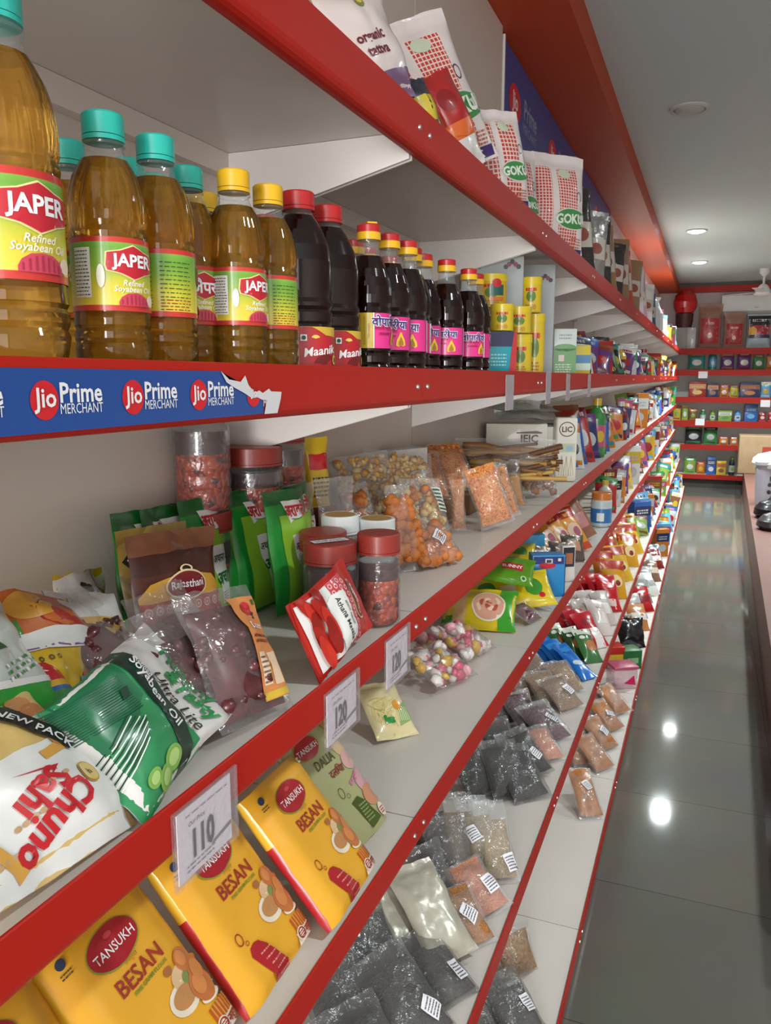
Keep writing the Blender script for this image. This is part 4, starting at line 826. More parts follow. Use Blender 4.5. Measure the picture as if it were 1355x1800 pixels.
jar('right one of the two white lidded tubs behind the red lidded jars', -.505, 1.215, ZC, .032, .132, mat('#5a1f1a', .4), mat('#dfe3e4', .4), name='tub', group='white lidded tubs')
for x, y, r, h, nm in ((-.686, 1.120, .051, .127, 'front stack of dark red jars behind the green pouches'), (-.698, 1.000, .042, .166, 'left stack of dark jars behind the green pouches'), (-.698, 1.245, .040, .140, 'right stack of dark jars at the back panel')):
    jar('lower jar of the ' + nm, x, y, ZC, r, h, PICK); jar('upper jar of the ' + nm, x, y, ZC + h + .0005, r, h, PICK)
b = MB(); S = pouch(b, .05, .13, .03, gm('#d8b42c'), 61, wr=.003); dec(b, S, rect(-.02, .07, .02, .10), RM, 1); dec(b, S, lines(-.018, .02, .018, .06, 5, 3), INK, 1)
tag(b.build('snack_packet'), 'yellow packet sticking out beside the stacked red lidded jars', 'packet', None, on(ZC, -.665, 1.32, 60, 5, 0, .05, .13, .03, .125)); tag(MB().rbox((-.03, -.03, 0), (.03, .03, .124), mat('#7a3a2a', .6)).build('carton'), 'small brown carton under the yellow packet by the stacked jars', 'box', None, Matrix.Translation((-.670, 1.325, ZC + .001)))
def cup_card(k, S):
    dec(k, S, poly([(-.004, .050), (.034, .054), (.034, .008), (.0, .008)], .008), WH, 3); dec(k, S, ell(.016, .041, .013, .0065), RM, 5); dec(k, S, text('नमकीन', .0075, .016, .0405, bold=.03), INKW, 6); dec(k, S, text('मसाला', .011, .016, .022, bold=.02), INK, 5)
PEACH = grain('peach_crumb', '#d9935a', '#b5683a', 260)
clear_bag('standing_pouch', 'clear stand-up pouch with a white and red label behind the white lidded tubs', on(ZC, -.600, 1.265, 62, 6, 0, .085, .115, .03, .075), .085, .115, .03, PEACH, .42, 'clear stand-up pouches', 21, FILM, None, True, None, cup_card, 'pouch', .002)
clear_bag('standing_pouch', 'clear stand-up pouch half hidden by the green pickle pouches', on(ZC, -.640, 1.19, 62, 6, 0, .08, .11, .03, .075), .08, .11, .03, PEACH, .42, 'clear stand-up pouches', 23, FILM, None, True, None, cup_card, 'pouch', .002)
for x, y, lab in ((-.600, 1.265, 'lower white carton under the stand-up pouch with the red label'), (-.640, 1.19, 'lower white carton under the half hidden stand-up pouch')):
    tag(MB().rbox((-.02, -.032, 0), (.02, .032, .073), mat('#a08a80', .6)).build('carton'), lab, 'box', 'cartons under the pouches', Matrix.Translation((x, y, ZC + .001)))
CHEESE = mat('#c97430', .55, bump=.6, bscale=120, var=.25, vscale=20); CORN = (mat('#d9ae62', .5), mat('#cf9440', .5), mat('#e3c888', .5)); SEV = grain('gram_noodles', '#e58a3e', '#c9622a', 190, 1.0, .5, '#f0a45c')
G = 'clear snack bags on the third shelf'
clear_bag('snack_packet', 'narrow clear bag of orange cheese balls standing right of the tall pickle jar', on(ZC, -.512, 1.375, 62, 14, 4, .06, .165, .04), .06, .165, .04, CHEESE, .85, G, 31, FILM, None, False, (60, .0125, CHEESE))
clear_bag('snack_packet', 'clear bag of cheese balls with a white price sticker, at the front edge', on(ZC, -.455, 1.44, 66, 48, 2, .12, .115, .045), .12, .115, .045, CHEESE, .85, G, 33, FILM, (.008, .050, .034, .026, 35), False, (74, .0125, CHEESE))
clear_bag('snack_packet', 'clear bag of yellow cheese puffs above the price-stickered one', on(ZC, -.515, 1.53, 55, 30, 8, .11, .15, .045, .03), .11, .15, .045, CORN, .85, G, 35, FILM, None, False, (60, .009, CORN + (CHEESE,)), lambda k, S: (dec(k, S, rect(.022, .07, .052, .13), WH, 3), stripes_h(k, S, .022, .052, .072, .128, 6)), 'snacks')if False else None
def card_stripes(k, S):
    dec(k, S, rect(.020, .072, .050, .132), WH, 3)
    for i in range(6): dec(k, S, rect(.021, .075 + i * .0095, .046, .0795 + i * .0095), gm('#2c5a34'), 5)
clear_bag('snack_packet', 'clear bag of yellow puffs with a green striped card, behind the price-stickered one', on(ZC, -.515, 1.545, 58, 28, 6, .115, .155, .045, .01), .115, .155, .045, CORN, .85, G, 36, FILM, None, False, (120, .0085, CORN + (CHEESE,)), card_stripes, 'snacks')
clear_bag('snack_packet', 'clear bag of orange cheese balls tucked behind the white lidded tubs', on(ZC, -.585, 1.385, 64, 16, -4, .07, .165, .045), .07, .165, .045, CHEESE, .9, G, 37, FILM, None, False, (34, .0125, CHEESE))
clear_bag('snack_packet', 'flat clear bag of pale corn rings lying across the back of the snack bags', on(ZC, -.600, 1.62, 52, 40, 10, .17, .13, .05, .088), .17, .13, .05, CORN, .9, G, 39, FILM, None, False, (190, .0085, CORN, .5))
clear_bag('snack_packet', 'clear bag of corn rings supporting the other one, against the back panel', on(ZC, -.655, 1.56, 56, 12, -4, .15, .20, .05), .15, .20, .05, CORN, .95, G, 41, FILM, None, False, (200, .0085, CORN, .5))
clear_bag('snack_packet', 'tall narrow bag of pinkish wafers left of the big orange bag', on(ZC, -.535, 1.80, 40, 6, 0, .04, .125, .03), .04, .125, .03, grain('wafer', '#d49a6c', '#c07a4e', 160), .95, G, 43, FILM)
clear_bag('snack_packet', 'big oval bag of orange gram noodles at the front edge', on(ZC, -.452, 1.855, 40, 16, -14, .095, .15, .06), .095, .15, .06, SEV, .95, G, 45, FILM, None, True, (90, .007, SEV, .4))
clear_bag('snack_packet', 'bag of orange gram noodles with a pale sticker, right behind the big oval bag', on(ZC, -.462, 1.985, 42, 18, -10, .085, .14, .05), .085, .14, .05, SEV, .9, G, 47, FILM, (-.01, .065, .02, .028, 10), True, (70, .007, SEV, .4))
clear_bag('snack_packet', 'bag of orange gram noodles lying at the back panel, left', on(ZC, -.640, 1.90, 50, 40, 4, .12, .15, .06, .055), .12, .15, .06, SEV, .95, G, 49, FILM, None, True, (60, .007, SEV, .4))
clear_bag('snack_packet', 'bag of orange gram noodles lying at the back panel, right, beneath the brown spices', on(ZC, -.610, 2.06, 50, 36, 0, .12, .15, .06, .06), .12, .15, .06, SEV, .95, G, 50, FILM, None, True, (60, .007, SEV, .4))
clear_bag('snack_packet', 'milky clear bag of biscuits right of the orange gram noodles', on(ZC, -.490, 2.16, 38, 22, -4, .10, .14, .05), .10, .14, .05, mat('#c9904e', .6, var=.2), .6, G, 51, FILMD, None, True, None)
for i, (x, y, lab) in enumerate([(-.65, 1.93, 'brown carton the left bag of orange gram noodles rests on'), (-.62, 2.09, 'brown carton the right bag of orange gram noodles rests on'), (-.625, 1.66, 'pale carton the flat bag of corn rings rests on')]):
    tag(MB().rbox((-.045, -.05, 0), (.045, .05, .052 if i < 2 else .085), mat('#8a6a4a', .7)).build('carton'), lab, 'box', None, Matrix.Translation((x, y, ZC + .001)))
# dried bark sticks, brown bags, the white printed packs
BK = [mat('#8a6032', .5, bump=.7, bscale=40), mat('#a8803c', .5, bump=.7, bscale=40), mat('#b8924c', .45, bump=.6, bscale=40), mat('#5e3c20', .6, bump=.7, bscale=40)]
T = thing('bark_bundle', 'long crinkled clear bag of brown bark sticks lying on top of the snack bags', 'packet', pose((-.575, 2.33, ZC + .072), 12, 0, 0))
rd = random.Random(5); c = MB()
for i in range(46):
    yy = rd.uniform(-.05, .05); zz = rd.uniform(0, .10) * (1 - abs(yy) / .09); L = rd.uniform(.10, .16); a = rd.uniform(-.25, .25); x0 = rd.uniform(-.03, .03)
    c.tube([(x0 - L, yy, zz - a * L * .6), (x0 - L * .5, yy + rd.uniform(-.014, .014), zz + rd.uniform(-.006, .012)), (x0 - L * .1, yy + rd.uniform(-.014, .014), zz + rd.uniform(-.008, .012)), (x0 + L * .4, yy + rd.uniform(-.012, .012), zz + a * L * .3), (x0 + L, yy + rd.uniform(-.01, .01), zz + a * L)], rd.uniform(.004, .0115), BK[i % 4], 6)
c.build('bark', T, kind='stuff')
f = MB(); S = pouch(f, .30, .125, .12, FILM, 57, wr=.008, top=.1, bot=.05); f.v = [(x, y, z - .012) for x, y, z in f.v]; f.build('bag', T)
for i, (x, y, lab) in enumerate([(-.57, 2.26, 'tan carton under the bark sticks, nearer one'), (-.60, 2.46, 'tan carton under the bark sticks, farther one')]):
    tag(MB().rbox((-.06, -.08, 0), (.06, .08, .064), mat('#7d6a58', .7)).build('carton'), lab, 'box', None, Matrix.Translation((x, y, ZC + .001)))
clear_bag('snack_packet', 'bag of brown fryums lying at the front edge right of the milky bag', on(ZC, -.452, 2.42, 40, 50, 6, .12, .12, .045), .12, .12, .045, BK[2], .9, G, 58, FILM, None, False, (36, .011, (mat('#a8703a', .5), mat('#8a5428', .5)), .5))
clear_bag('snack_packet', 'bag of dark brown fryums behind the other fryums, at the foot of the white box', on(ZC, -.490, 2.60, 40, 40, 0, .12, .12, .045), .12, .12, .045, BK[2], .9, G, 59, FILM, None, False, (36, .011, (mat('#8a5a30', .5), mat('#6a4020', .5)), .5))
def boxed(name, label, x, y, z, yaw, w, d, h, m, prints, cat='box', group=None, r=.003):
    b = MB(); b.rbox((-w / 2, -d / 2, 0), (w / 2, d / 2, h), m, r)
    F = lambda x_, z_, o: (x_, -d / 2 - o, z_); R = lambda x_, z_, o: (w / 2 + o, x_, z_)
    if prints: prints(b, F, R)
    return tag(b.build(name), label, cat, group, pose((x, y, z + .001), yaw))
OFFW = mat('#dedccf', .4, coat=.2)
def ieic(b, F, R):
    dec(b, F, text('IEIC', .036, .045, .155, bold=.03), gm('#5a2a2c'), 1); dec(b, F, poly([(.0, .176), (.07, .182), (.09, .176), (.085, .172), (.0, .172)]), gm('#5a2a2c'), 1); dec(b, F, lines(-.09, .02, .02, .06, 4, 4), gm('#9aa39a'), 1)
boxed('boxed_wafers', 'white box with dark letters behind the bark sticks', -.625, 2.80, ZC, 12, .21, .11, .205, OFFW, ieic)
def pill(b, F, R):
    dec(b, F, text('LIC', .026, .0, .185, rot=0, bold=.03), gm('#5a2a2c'), 1); dec(b, F, ell(0, .185, .028, .026, inner=.88), gm('#5a2a2c'), 1); dec(b, F, rect(-.025, .105, .03, .135), gm('#b9c6a8'), 1); dec(b, F, ell(.012, .118, .012, .01), gm('#8fb5cf'), 2)
    for i in range(9): dec(b, F, poly(rotp([(-.022 + i * .0055, .02), (-.020 + i * .0055, .02), (-.020 + i * .0055, .09), (-.022 + i * .0055, .09)], 0, .05, (i % 3 - 1) * 8), .03), gm('#b9a98a'), 1)
boxed('boxed_wafers', 'tall white pack with a noodle picture standing at the front edge', -.465, 2.86, ZC, 22, .075, .06, .225, OFFW, pill, r=.008)
boxed('boxed_wafers', 'dark edged white pack squeezed between the two white packs', -.535, 2.90, ZC, 15, .05, .07, .20, mat('#3a4a48', .4), lambda b, F, R: dec(b, F, rect(-.02, .02, .02, .19), OFFW, 1))
for i, (x, y, z, yw, w, h) in enumerate([(-.63, 2.86, ZC + .206, 20, .22, .02), (-.60, 2.95, ZC + .226, 35, .2, .018), (-.66, 2.78, ZC + .246 - .002, 10, .18, .016)]):
    packet('flat_packet', ['milky flat packet lying on top of the white lettered box', 'second milky flat packet in the pile above the white lettered box', 'topmost milky flat packet under the shelf above'][i], 'packet', pose((x, y, z + .012), yw, 80, 0), w, .13, .022, mat('#b9bdb6', .25, coat=.3), lambda b, S: dec(b, S, lines(-.06, .03, .06, .1, 5, 3, .3), gm('#7a8a80'), 1), seed=70 + i, nx=8, nz_=8)
# ------------------------------------------------------------------ price cards hanging from the fascias
HOLD = film('card_holder', '#f2eef2', .07, .1, .3)
def price_card(label, y0, y1, z0, z1, num, x=-.4):
    T = thing('price_tag', label, 'price tag', (x + .0015, (y0 + y1) / 2, z0), 'price cards on the third fascia'); w = y1 - y0; h = z1 - z0
    S = lambda a, b_, o: (.0016 + o, a, b_)
    MB().box((.0004, -w / 2, 0), (.0014, w / 2, h), mat('#efe6ee', .6)).build('card', T)
    k = MB(); dec(k, S, text(num, .037, -.004, h * .44, bold=.03, sx=.66), mat('#57525a', .6), 1); dec(k, S, text('Our Price', .0062, -.014, h * .76, shear=.2), mat('#57525a', .6), 1); dec(k, S, lines(-.030, .006, .012, .015, 2, 3, .3), mat('#8a858e', .6), 1); dec(k, S, poly([(.008, .012), (w / 2 - .002, .016), (w / 2 - .002, .020), (.008, .015)]), mat('#8a858e', .6), 1); dec(k, S, lines(-.030, h * .88, .036, h * .95, 1, 3, .3), mat('#a49fa8', .6), 1); k.build('print', T)
    f = MB(); f.box((.0026, -w / 2 - .006, -.004), (.0030, w / 2 + .010, h + .004), HOLD); f.box((0, -w / 2 - .006, -.004), (.0003, w / 2 + .010, h + .004), HOLD); f.box((.0004, w / 2 + .0085, -.004), (.0026, w / 2 + .010, h + .004), HOLD); f.build('holder', T)
    return T
price_card('price card reading 110 in a clear holder, before the yellow gram flour packs', .512, .594, 1.1365, 1.2020, '110')
price_card('price card reading 120, the left one of the two that read 120', .802, .886, 1.1325, 1.1975, '120')
price_card('price card reading 120, the right one of the two, just left of the rivets', .993, 1.075, 1.1335, 1.2030, '120')
for y, w, h, lab in [(1.705, .075, .075, 'clear hanging strip under the second fascia, nearest one'), (2.15, .07, .085, 'clear hanging strip under the second fascia, second one'), (2.47, .07, .08, 'clear hanging strip under the second fascia, third one'), (2.93, .07, .08, 'clear hanging strip under the second fascia, fourth one')]:
    T = thing('price_tag', lab, 'price tag', (-.3985, y, 1.500), 'clear strips on the second fascia')
    MB().box((0, -w / 2, 0), (.0008, w / 2, h), film('strip', '#d9d2d8', .5, .2, .4)).build('holder', T); MB().box((.0009, -w / 2 + .004, .004), (.0012, w / 2 - .004, h - .03), film('strip2', '#cfc6cf', .55, .2, .3)).build('card', T)
boxed('carton', 'small pale blue and white carton at the back panel behind the corn rings', -.705, 1.86, ZC, 70, .12, .05, .19, gm('#c9d3d8'), lambda b, F, R: dec(b, F, rect(-.06, .15, .06, .19), gm('#e6e6e4'), 1))
# ------------------------------------------------------------------ second shelf, further along: tins, cartons
def tin(label, x, y, z, r, h, m, group='yellow tins', deco=None, phi=0):
    T = thing('food_tin', label, 'tin', face(x, y, z + .001, phi), group); lh = min(.02, h * .22)
    b = MB(); b.lathe([(r * .97, 0), (r, .002), (r, h - lh), (r * .96, h - lh + .001)], m, 36); S = cylS(r)
    dec(b, S, ell(0, h * .45, r * .45, h * .16), gm('#5a7a2a'), 1); dec(b, S, lines(-r * .5, h * .08, r * .5, h * .24, 3, 3, .5), gm('#a8641c'), 2); dec(b, S, lines(-r * .5, h * .60, r * .5, h * .70, 1, 5, .9), RM, 2)
    if deco: deco(b, S)
    b.build('can', T); MB().lathe([(r * 1.03, h - lh), (r * 1.03, h - .001), (r * 1.01, h), (.0005, h)], gm('#d9bf22', .35, .2), 36).build('lid', T); return T
TY = gm('#d2a91c', .35, .3); TY2 = gm('#d6b82a', .35, .3)
def tin_logo(b, S): dec(b, S, rect(-.004, .028, .030, .052, .006), gm('#1c5a52'), 3); dec(b, S, ell(.012, .056, .011, .010), RM, 5); dec(b, S, rect(-.004, .016, .030, .024, .006), gm('#d9742a'), 3)
boxed('carton', 'teal and navy carton with a red edge under the yellow tins', -.440, 1.795, ZB, 30, .065, .05, .095, gm('#1d93a3'), lambda b, F, R: (dec(b, F, rect(-.0325, .062, .0325, .095), gm('#23284f'), 1), dec(b, F, poly([(.016, .0), (.0325, .0), (.0325, .095), (.026, .095), (.020, .05)]), gm('#b3222c'), 2), dec(b, F, lines(-.026, .02, .01, .05, 4, 3, .4), gm('#8fd5dc'), 2)))
tin('yellow tin standing on the teal carton', -.442, 1.800, ZB + .097, .0255, .058, TY2)
tin('bottom yellow tin of the middle stack, right of the teal carton', -.440, 1.985, ZB, .0285, .098, TY2)
tin('yellow tin with a green picture, on the bottom tin of the middle stack', -.440, 1.965, ZB + .100, .029, .062, TY2)
for d in (0,): tag(MB().rbox((-.03, -.04, 0), (.03, .04, .1555), mat('#7a6a3a', .6)).build('carton'), 'dull carton hidden behind the yellow tins, holding the biggest tin', 'box', None, Matrix.Translation((-.505, 1.925, ZB + .001)))
tin('biggest yellow tin with a red and green emblem, topmost of the tins', -.500, 1.925, ZB + .1575, .036, .078, TY, deco=tin_logo)
tin('tall narrow yellow tin right of the middle stack', -.438, 2.150, ZB, .0255, .158, TY2)
tin('yellow tin on top of the tall narrow one', -.445, 2.120, ZB + .160, .027, .088, TY2)
tin('yellow tin half hidden behind the last dark bottle', -.520, 1.80, ZB, .027, .13, TY2)
GREYB = gm('#a9b0b2', .4, .2)
def bows(b, F, R):
    for i in (-1, 1):
        for k in range(5): dec(b, F, ell(i * .05 + (k - 2) * .008, .285 - abs(k - 2) * .006, .006, .006), gm(('#2a1f22', '#7a1f2a')[k % 2]), 1 + k)
    dec(b, F, lines(-.05, .23, .03, .25, 2, 3, .4), gm('#6a7074'), 1)
boxed('carton', 'grey carton with dark bow prints standing behind the yellow tins, left', -.548, 2.10, ZB, 20, .16, .08, .300, GREYB, bows)
boxed('carton', 'grey carton with dark bow prints behind the yellow tins, right', -.525, 2.42, ZB, 20, .16, .08, .318, GREYB, bows)
def greenc(b, F, R):
    dec(b, F, rect(-.036, 0, .036, .085), gm('#5f9a5a'), 1); dec(b, F, ell(0, .088, .036, .012), gm('#5f9a5a'), 1); dec(b, F, rect(-.02, .045, -.002, .065), gm('#dcc6c2'), 2); dec(b, F, lines(-.03, .01, .02, .04, 4, 3), gm('#cfe0c8'), 2); dec(b, F, lines(-.02, .115, .02, .135, 2, 3), gm('#8a9aa0'), 2)
boxed('carton', 'pale green and white carton right of the tall yellow tin', -.445, 2.66, ZB, 18, .073, .05, .148, gm('#d3dcda'), greenc)
boxed('carton', 'small yellow, blue and white carton right of the green and white one', -.445, 3.05, ZB, 18, .055, .05, .11, gm('#d8c23a'), lambda b, F, R: (dec(b, F, rect(-.0275, .035, .0275, .075), gm('#4a86b5'), 1), dec(b, F, rect(-.0275, .02, .0275, .045), gm('#cfe0d0'), 2)))
# ------------------------------------------------------------------ top shelf bags
ZA = TOP['A']
def grid_mat():
    m = bpy.data.materials.new('red_grid_print'); m.use_nodes = True; nt = m.node_tree; b = nt.nodes['Principled BSDF']
    tc = nt.nodes.new('ShaderNodeTexCoord'); sp = nt.nodes.new('ShaderNodeSeparateXYZ'); cb = nt.nodes.new('ShaderNodeCombineXYZ'); br = nt.nodes.new('ShaderNodeTexBrick'); br.offset = 0
    nt.links.new(tc.outputs['Object'], sp.inputs[0]); nt.links.new(sp.outputs['X'], cb.inputs['X']); nt.links.new(sp.outputs['Z'], cb.inputs['Y']); nt.links.new(cb.outputs[0], br.inputs['Vector'])
    br.inputs['Scale'].default_value = 1; br.inputs['Brick Width'].default_value = .0095; br.inputs['Row Height'].default_value = .0095; br.inputs['Mortar Size'].default_value = .0014
    br.inputs['Color1'].default_value = rgb('#c2453c'); br.inputs['Color2'].default_value = rgb('#b83a34'); br.inputs['Mortar'].default_value = rgb('#e6cfc8')
    nt.links.new(br.outputs['Color'], b.inputs['Base Color']); b.inputs['Roughness'].default_value = .35; b.inputs['Coat Weight'].default_value = .25; return m
GRID = grid_mat(); PALE = gm('#dcd2d0'); GKG = gm('#3f8a4a')
def gok_mat(u, v, fr):
    if v > .90: return PALE
    if u < .05 or not fr: return PALE
    return GRID if (u < .30 or .42 < u < .80) and v < .86 else PALE
def gok_print(w, h):
    def f(b, S):
        dec(b, S, ell(.20 * w, h * .36, w * .36, h * .105, 30), PALE, 2); dec(b, S, ell(.20 * w, h * .36, w * .335, h * .092, 30), GKG, 3); dec(b, S, text('GOKUL', w * .20, .20 * w, h * .36, rot=4, bold=.04), gm('#dfe8da'), 5)
        dec(b, S, ell(.06 * w, h * .80, w * .12, h * .05), gm('#c6d0b8'), 2); dec(b, S, lines(.2 * w, h * .1, .42 * w, h * .2, 4, 3), gm('#b5604a'), 2); dec(b, S, ell(.34 * w, h * .58, w * .05, h * .05, inner=.8), gm('#4a2a5a'), 2)
        dec(b, S, rect(-.1 * w, .02 * h, .46 * w, .09 * h), gm('#3a2a6a'), 2); dec(b, S, text('SUGAR', w * .09, .2 * w, .05 * h, bold=.03), INKW, 4)
    return f
def organic_print(b, S):
    dec(b, S, text('organic', .022, -.012, .086, rot=8, bold=.03), gm('#6a1f2a'), 2); dec(b, S, text('tattva', .022, -.008, .065, rot=8, bold=.03), gm('#6a1f2a'), 2); dec(b, S, ell(.0, .145, .010, .009), gm('#7f8a3a'), 2); dec(b, S, ell(.0, .147, .006, .005), gm('#d8c25a'), 3)
    dec(b, S, rect(-.07, .165, .07, .20), gm('#d9b9a4'), 1); dec(b, S, poly([(-.03, .03), (.08, .045), (.08, .0), (-.08, .0)], .01), gm('#7a5a7f'), 1)
packet('flour_bag', 'pinkish white flour bag with dark red lettering, first on the top shelf', 'bag', on(ZA, -.455, 1.125, 62, 12, -18, .135, .155, .06), .135, .155, .06, gm('#dccfcc'), organic_print, seed=81, design=(.15, .18))
packet('sugar_bag', 'tall leaning bag with red grid print, behind the pinkish white flour bag', 'bag', on(ZA, -.500, 1.64, 46, 6, -24, .21, .30, .07), .21, .30, .07, gok_mat, gok_print(.21, .30), 'red grid bags', 83)
def ro_print(b, S):
    dec(b, S, rect(-.05, .085, .05, .18), gm('#a8201f'), 1); dec(b, S, poly([(-.05, .085), (.05, .085), (.05, .07), (.0, .055), (-.05, .07)], .01), gm('#d9682a'), 2); dec(b, S, ell(-.015, .125, .02, .02), gm('#8a1518'), 2); dec(b, S, rect(-.05, .0, .05, .055), gm('#d9d6d2'), 1)
packet('spice_packet', 'glossy red, orange and white packet leaning before the tall red grid bag', 'packet', on(ZA, -.432, 1.52, 62, 8, -28, .075, .175, .035), .075, .175, .035, gm('#d9682a', .2, .5), ro_print, seed=85)
packet('snack_packet', 'small dark packet with a yellow corner between the flour bag and the red packet', 'packet', on(ZA, -.434, 1.30, 60, 10, -20, .045, .10, .025), .045, .10, .025, gm('#2a2a3a'), lambda b, S: dec(b, S, rect(-.035, .03, .035, .07), gm('#c9b52a'), 1), seed=86)
packet('sugar_bag', 'plump red grid bag right of the red and orange packet', 'bag', on(ZA, -.455, 1.875, 48, 8, -6, .135, .225, .06), .135, .225, .06, gok_mat, gok_print(.135, .225), 'red grid bags', 88)
packet('sugar_bag', 'red grid bag half hidden between the plump one and the biggest one', 'bag', on(ZA, -.505, 2.25, 46, 8, 0, .12, .25, .06), .12, .25, .06, gok_mat, gok_print(.12, .25), 'red grid bags', 90)
packet('sugar_bag', 'biggest upright red grid bag with a pointed white top', 'bag', on(ZA, -.455, 2.62, 42, 5, 2, .19, .315, .08), .19, .315, .08, gok_mat, gok_print(.19, .315), 'red grid bags', 92)
packet('sugar_bag', 'red grid bag with only its white top flap visible behind the biggest one', 'bag', on(ZA, -.52, 2.78, 42, 4, 2, .15, .34, .07), .15, .34, .07, gok_mat, gok_print(.15, .34), 'red grid bags', 93)
SILV = mat('#a8a6a4', .25, metal=.7, bump=.6, bscale=40); SILD = mat('#2c2826', .25, coat=.5, bump=.5, bscale=40); TANP = mat('#8a6a4c', .4, coat=.2, bump=.4, bscale=30)
tops = [(3.05, SILD, .11, .30, 'black and silver'), (3.30, SILV, .11, .27, 'silver'), (3.55, SILD, .11, .30, 'black'), (3.80, TANP, .11, .30, 'tan'), (4.05, SILD, .10, .26, 'dark'), (4.35, TANP, .12, .33, 'brown'), (4.65, gm('#b5432a'), .11, .31, 'orange red'), (4.95, TANP, .12, .30, 'pale brown'), (5.3, gm('#c9bfc4'), .12, .30, 'whitish'), (5.65, gm('#b88a9a'), .12, .30, 'pinkish'), (6.05, gm('#d0ccc8'), .12, .28, 'white'), (6.5, gm('#3a5a7a'), .12, .26, 'blue')]
for i, (y, m, w, h, c) in enumerate(tops):
    packet('foil_pouch', c + ' pouch standing on the top shelf beyond the red grid bags', 'pouch', on(ZA, -.455, y, 38, 6, (-4, 5, 0)[i % 3], w, h, .04), w, h, .04, m, (lambda b, S, w=w, h=h: (dec(b, S, rect(-w * .4, h * .3, w * .4, h * .6), gm('#b9b2a8'), 1), dec(b, S, ell(0, h * .45, w * .25, h * .08), gm('#8a4a3a'), 2))), 'pouches on the top shelf', 100 + i, wr=.002)
T = thing('plastic_jug', 'white jug with a flared neck at the far end of the top shelf', 'jug', (-.44, 7.4, ZA + .001))
MB().lathe([(.07, 0), (.085, .01), (.085, .12), (.08, .17), (.05, .23), (.038, .27)], gm('#cfd0d2'), 24).build('body', T); MB().lathe([(.038, .27), (.055, .295), (.056, .305), (.03, .306)], gm('#e6e2e2'), 24).build('rim', T)
T = thing('plastic_jug', 'smaller white jug left of the one with the flared neck', 'jug', (-.46, 6.95, ZA + .001))
MB().lathe([(.06, 0), (.07, .01), (.07, .12), (.06, .17), (.03, .22)], gm('#c9cdd2'), 20).build('body', T); MB().lathe([(.03, .22), (.042, .24), (.03, .25)], gm('#dcdcdc'), 20).build('rim', T)
# ------------------------------------------------------------------ fourth shelf beyond the flour
SWEET = (gm('#e6dcd8'), gm('#e0b43c'), gm('#d8607a'), gm('#e3a6b0'), gm('#e6dcd8'))
G = 'bags of wrapped sweets'
for x, y, yw, ln, rl, w, h, dz, lab, sd in [(-.500, 1.70, 78, 62, 8, .16, .13, 0, 'clear bag of white, pink and yellow wrapped sweets, nearest in its heap', 3), (-.585, 1.83, 70, 60, -6, .15, .14, .012, 'clear bag of wrapped sweets at the back of the heap, behind the second 120 card', 4), (-.500, 1.90, 84, 64, 10, .16, .13, .012, 'clear bag of wrapped sweets, right one of the heap before the green and yellow packets', 6)]:
    clear_bag('sweet_packet', lab, on(ZD, x, y, yw, ln, rl, w, h, .045, dz), w, h, .045, None, .92, G, sd, FILMD, None, False, (46, .0165, SWEET, .6))
def peanut_print(b, S):
    dec(b, S, rect(.045, 0, .085, .12, .01), gm('#3f9a2c'), 1); dec(b, S, rect(-.085, 0, -.06, .03, .01), gm('#3f8a2c'), 1); dec(b, S, ell(.022, .06, .040, .042), gm('#e9e2cc'), 2); dec(b, S, ell(.022, .06, .036, .038), gm('#d9a08a'), 3)
    for i in range(16): dec(b, S, ell(.022 + .024 * math.sin(i * 2.4) * (i % 4 + 1) / 4, .06 + .026 * math.cos(i * 2.4) * (i % 4 + 1) / 4, .007, .0045, 10, rot=i * 40), gm(('#b5523c', '#e6c6b4')[i % 2]), 4)
    dec(b, S, rect(-.06, .0, -.03, .12, .01), gm('#d9b07a'), 1)
YP = gm('#d6bc1e', .28, .35)
packet('snack_packet', 'yellow packet with a green end and a round peanut picture, behind the sweets', 'packet', on(ZD, -.575, 2.13, 10, 62, 0, .22, .17, .045, .0), .22, .17, .045, YP, peanut_print, 'yellow snack packets', 111, design=(.17, .12))
def sunny_print(b, S):
    dec(b, S, rect(-.022, .042, .036, .068, .01), RM, 1); dec(b, S, text('SUNNY', .0165, .007, .055, bold=.03), INKW, 3); dec(b, S, ell(.040, .018, .008, .008), gm('#bfd6a0'), 2); dec(b, S, ell(.040, .018, .0045, .0045), INKG, 3); dec(b, S, text('मूंग', .022, -.045, .078, bold=.02), gm('#9aba4a'), 2)
packet('snack_packet', 'green packet with a red name panel, lying on the yellow packets', 'packet', on(ZD, -.545, 2.37, 24, 62, 14, .16, .13, .03, .075), .16, .13, .03, gm('#58901f', .25, .4), sunny_print, None, 113, design=(.13, .10))
for x, y, yw, ln, rl, dz, lab, sd in [(-.640, 2.32, 14, 62, 4, .008, 'yellow packet partly under the green one, left', 115), (-.475, 2.38, 18, 56, -10, .004, 'yellow packet with green spots at the front edge, right of the green packet', 117), (-.600, 2.60, 10, 60, 6, .02, 'yellow and white packet behind the green packet', 119), (-.630, 2.76, 12, 58, -4, .03, 'yellow packet at the back of the pile, next to the blue box', 121)]:
    packet('snack_packet', lab, 'packet', on(ZD, x, y, yw, ln, rl, .18, .15, .04, dz), .18, .15, .04, YP, lambda b, S: (dec(b, S, ell(.03, .07, .03, .035), gm('#3f8a2c'), 1), dec(b, S, rect(-.08, .04, -.03, .09), gm('#e3cfa0'), 1), dec(b, S, ell(.05, .035, .01, .01), RM, 2)), 'yellow snack packets', sd)
clear_bag('sweet_packet', 'dark red glossy packet at the front edge beneath the yellow ones', on(ZD, -.432, 2.27, 80, 60, 8, .10, .08, .03), .10, .08, .03, mat('#5a1a1e', .3, coat=.4, bump=.8, bscale=60), .9, None, 9, FILM)
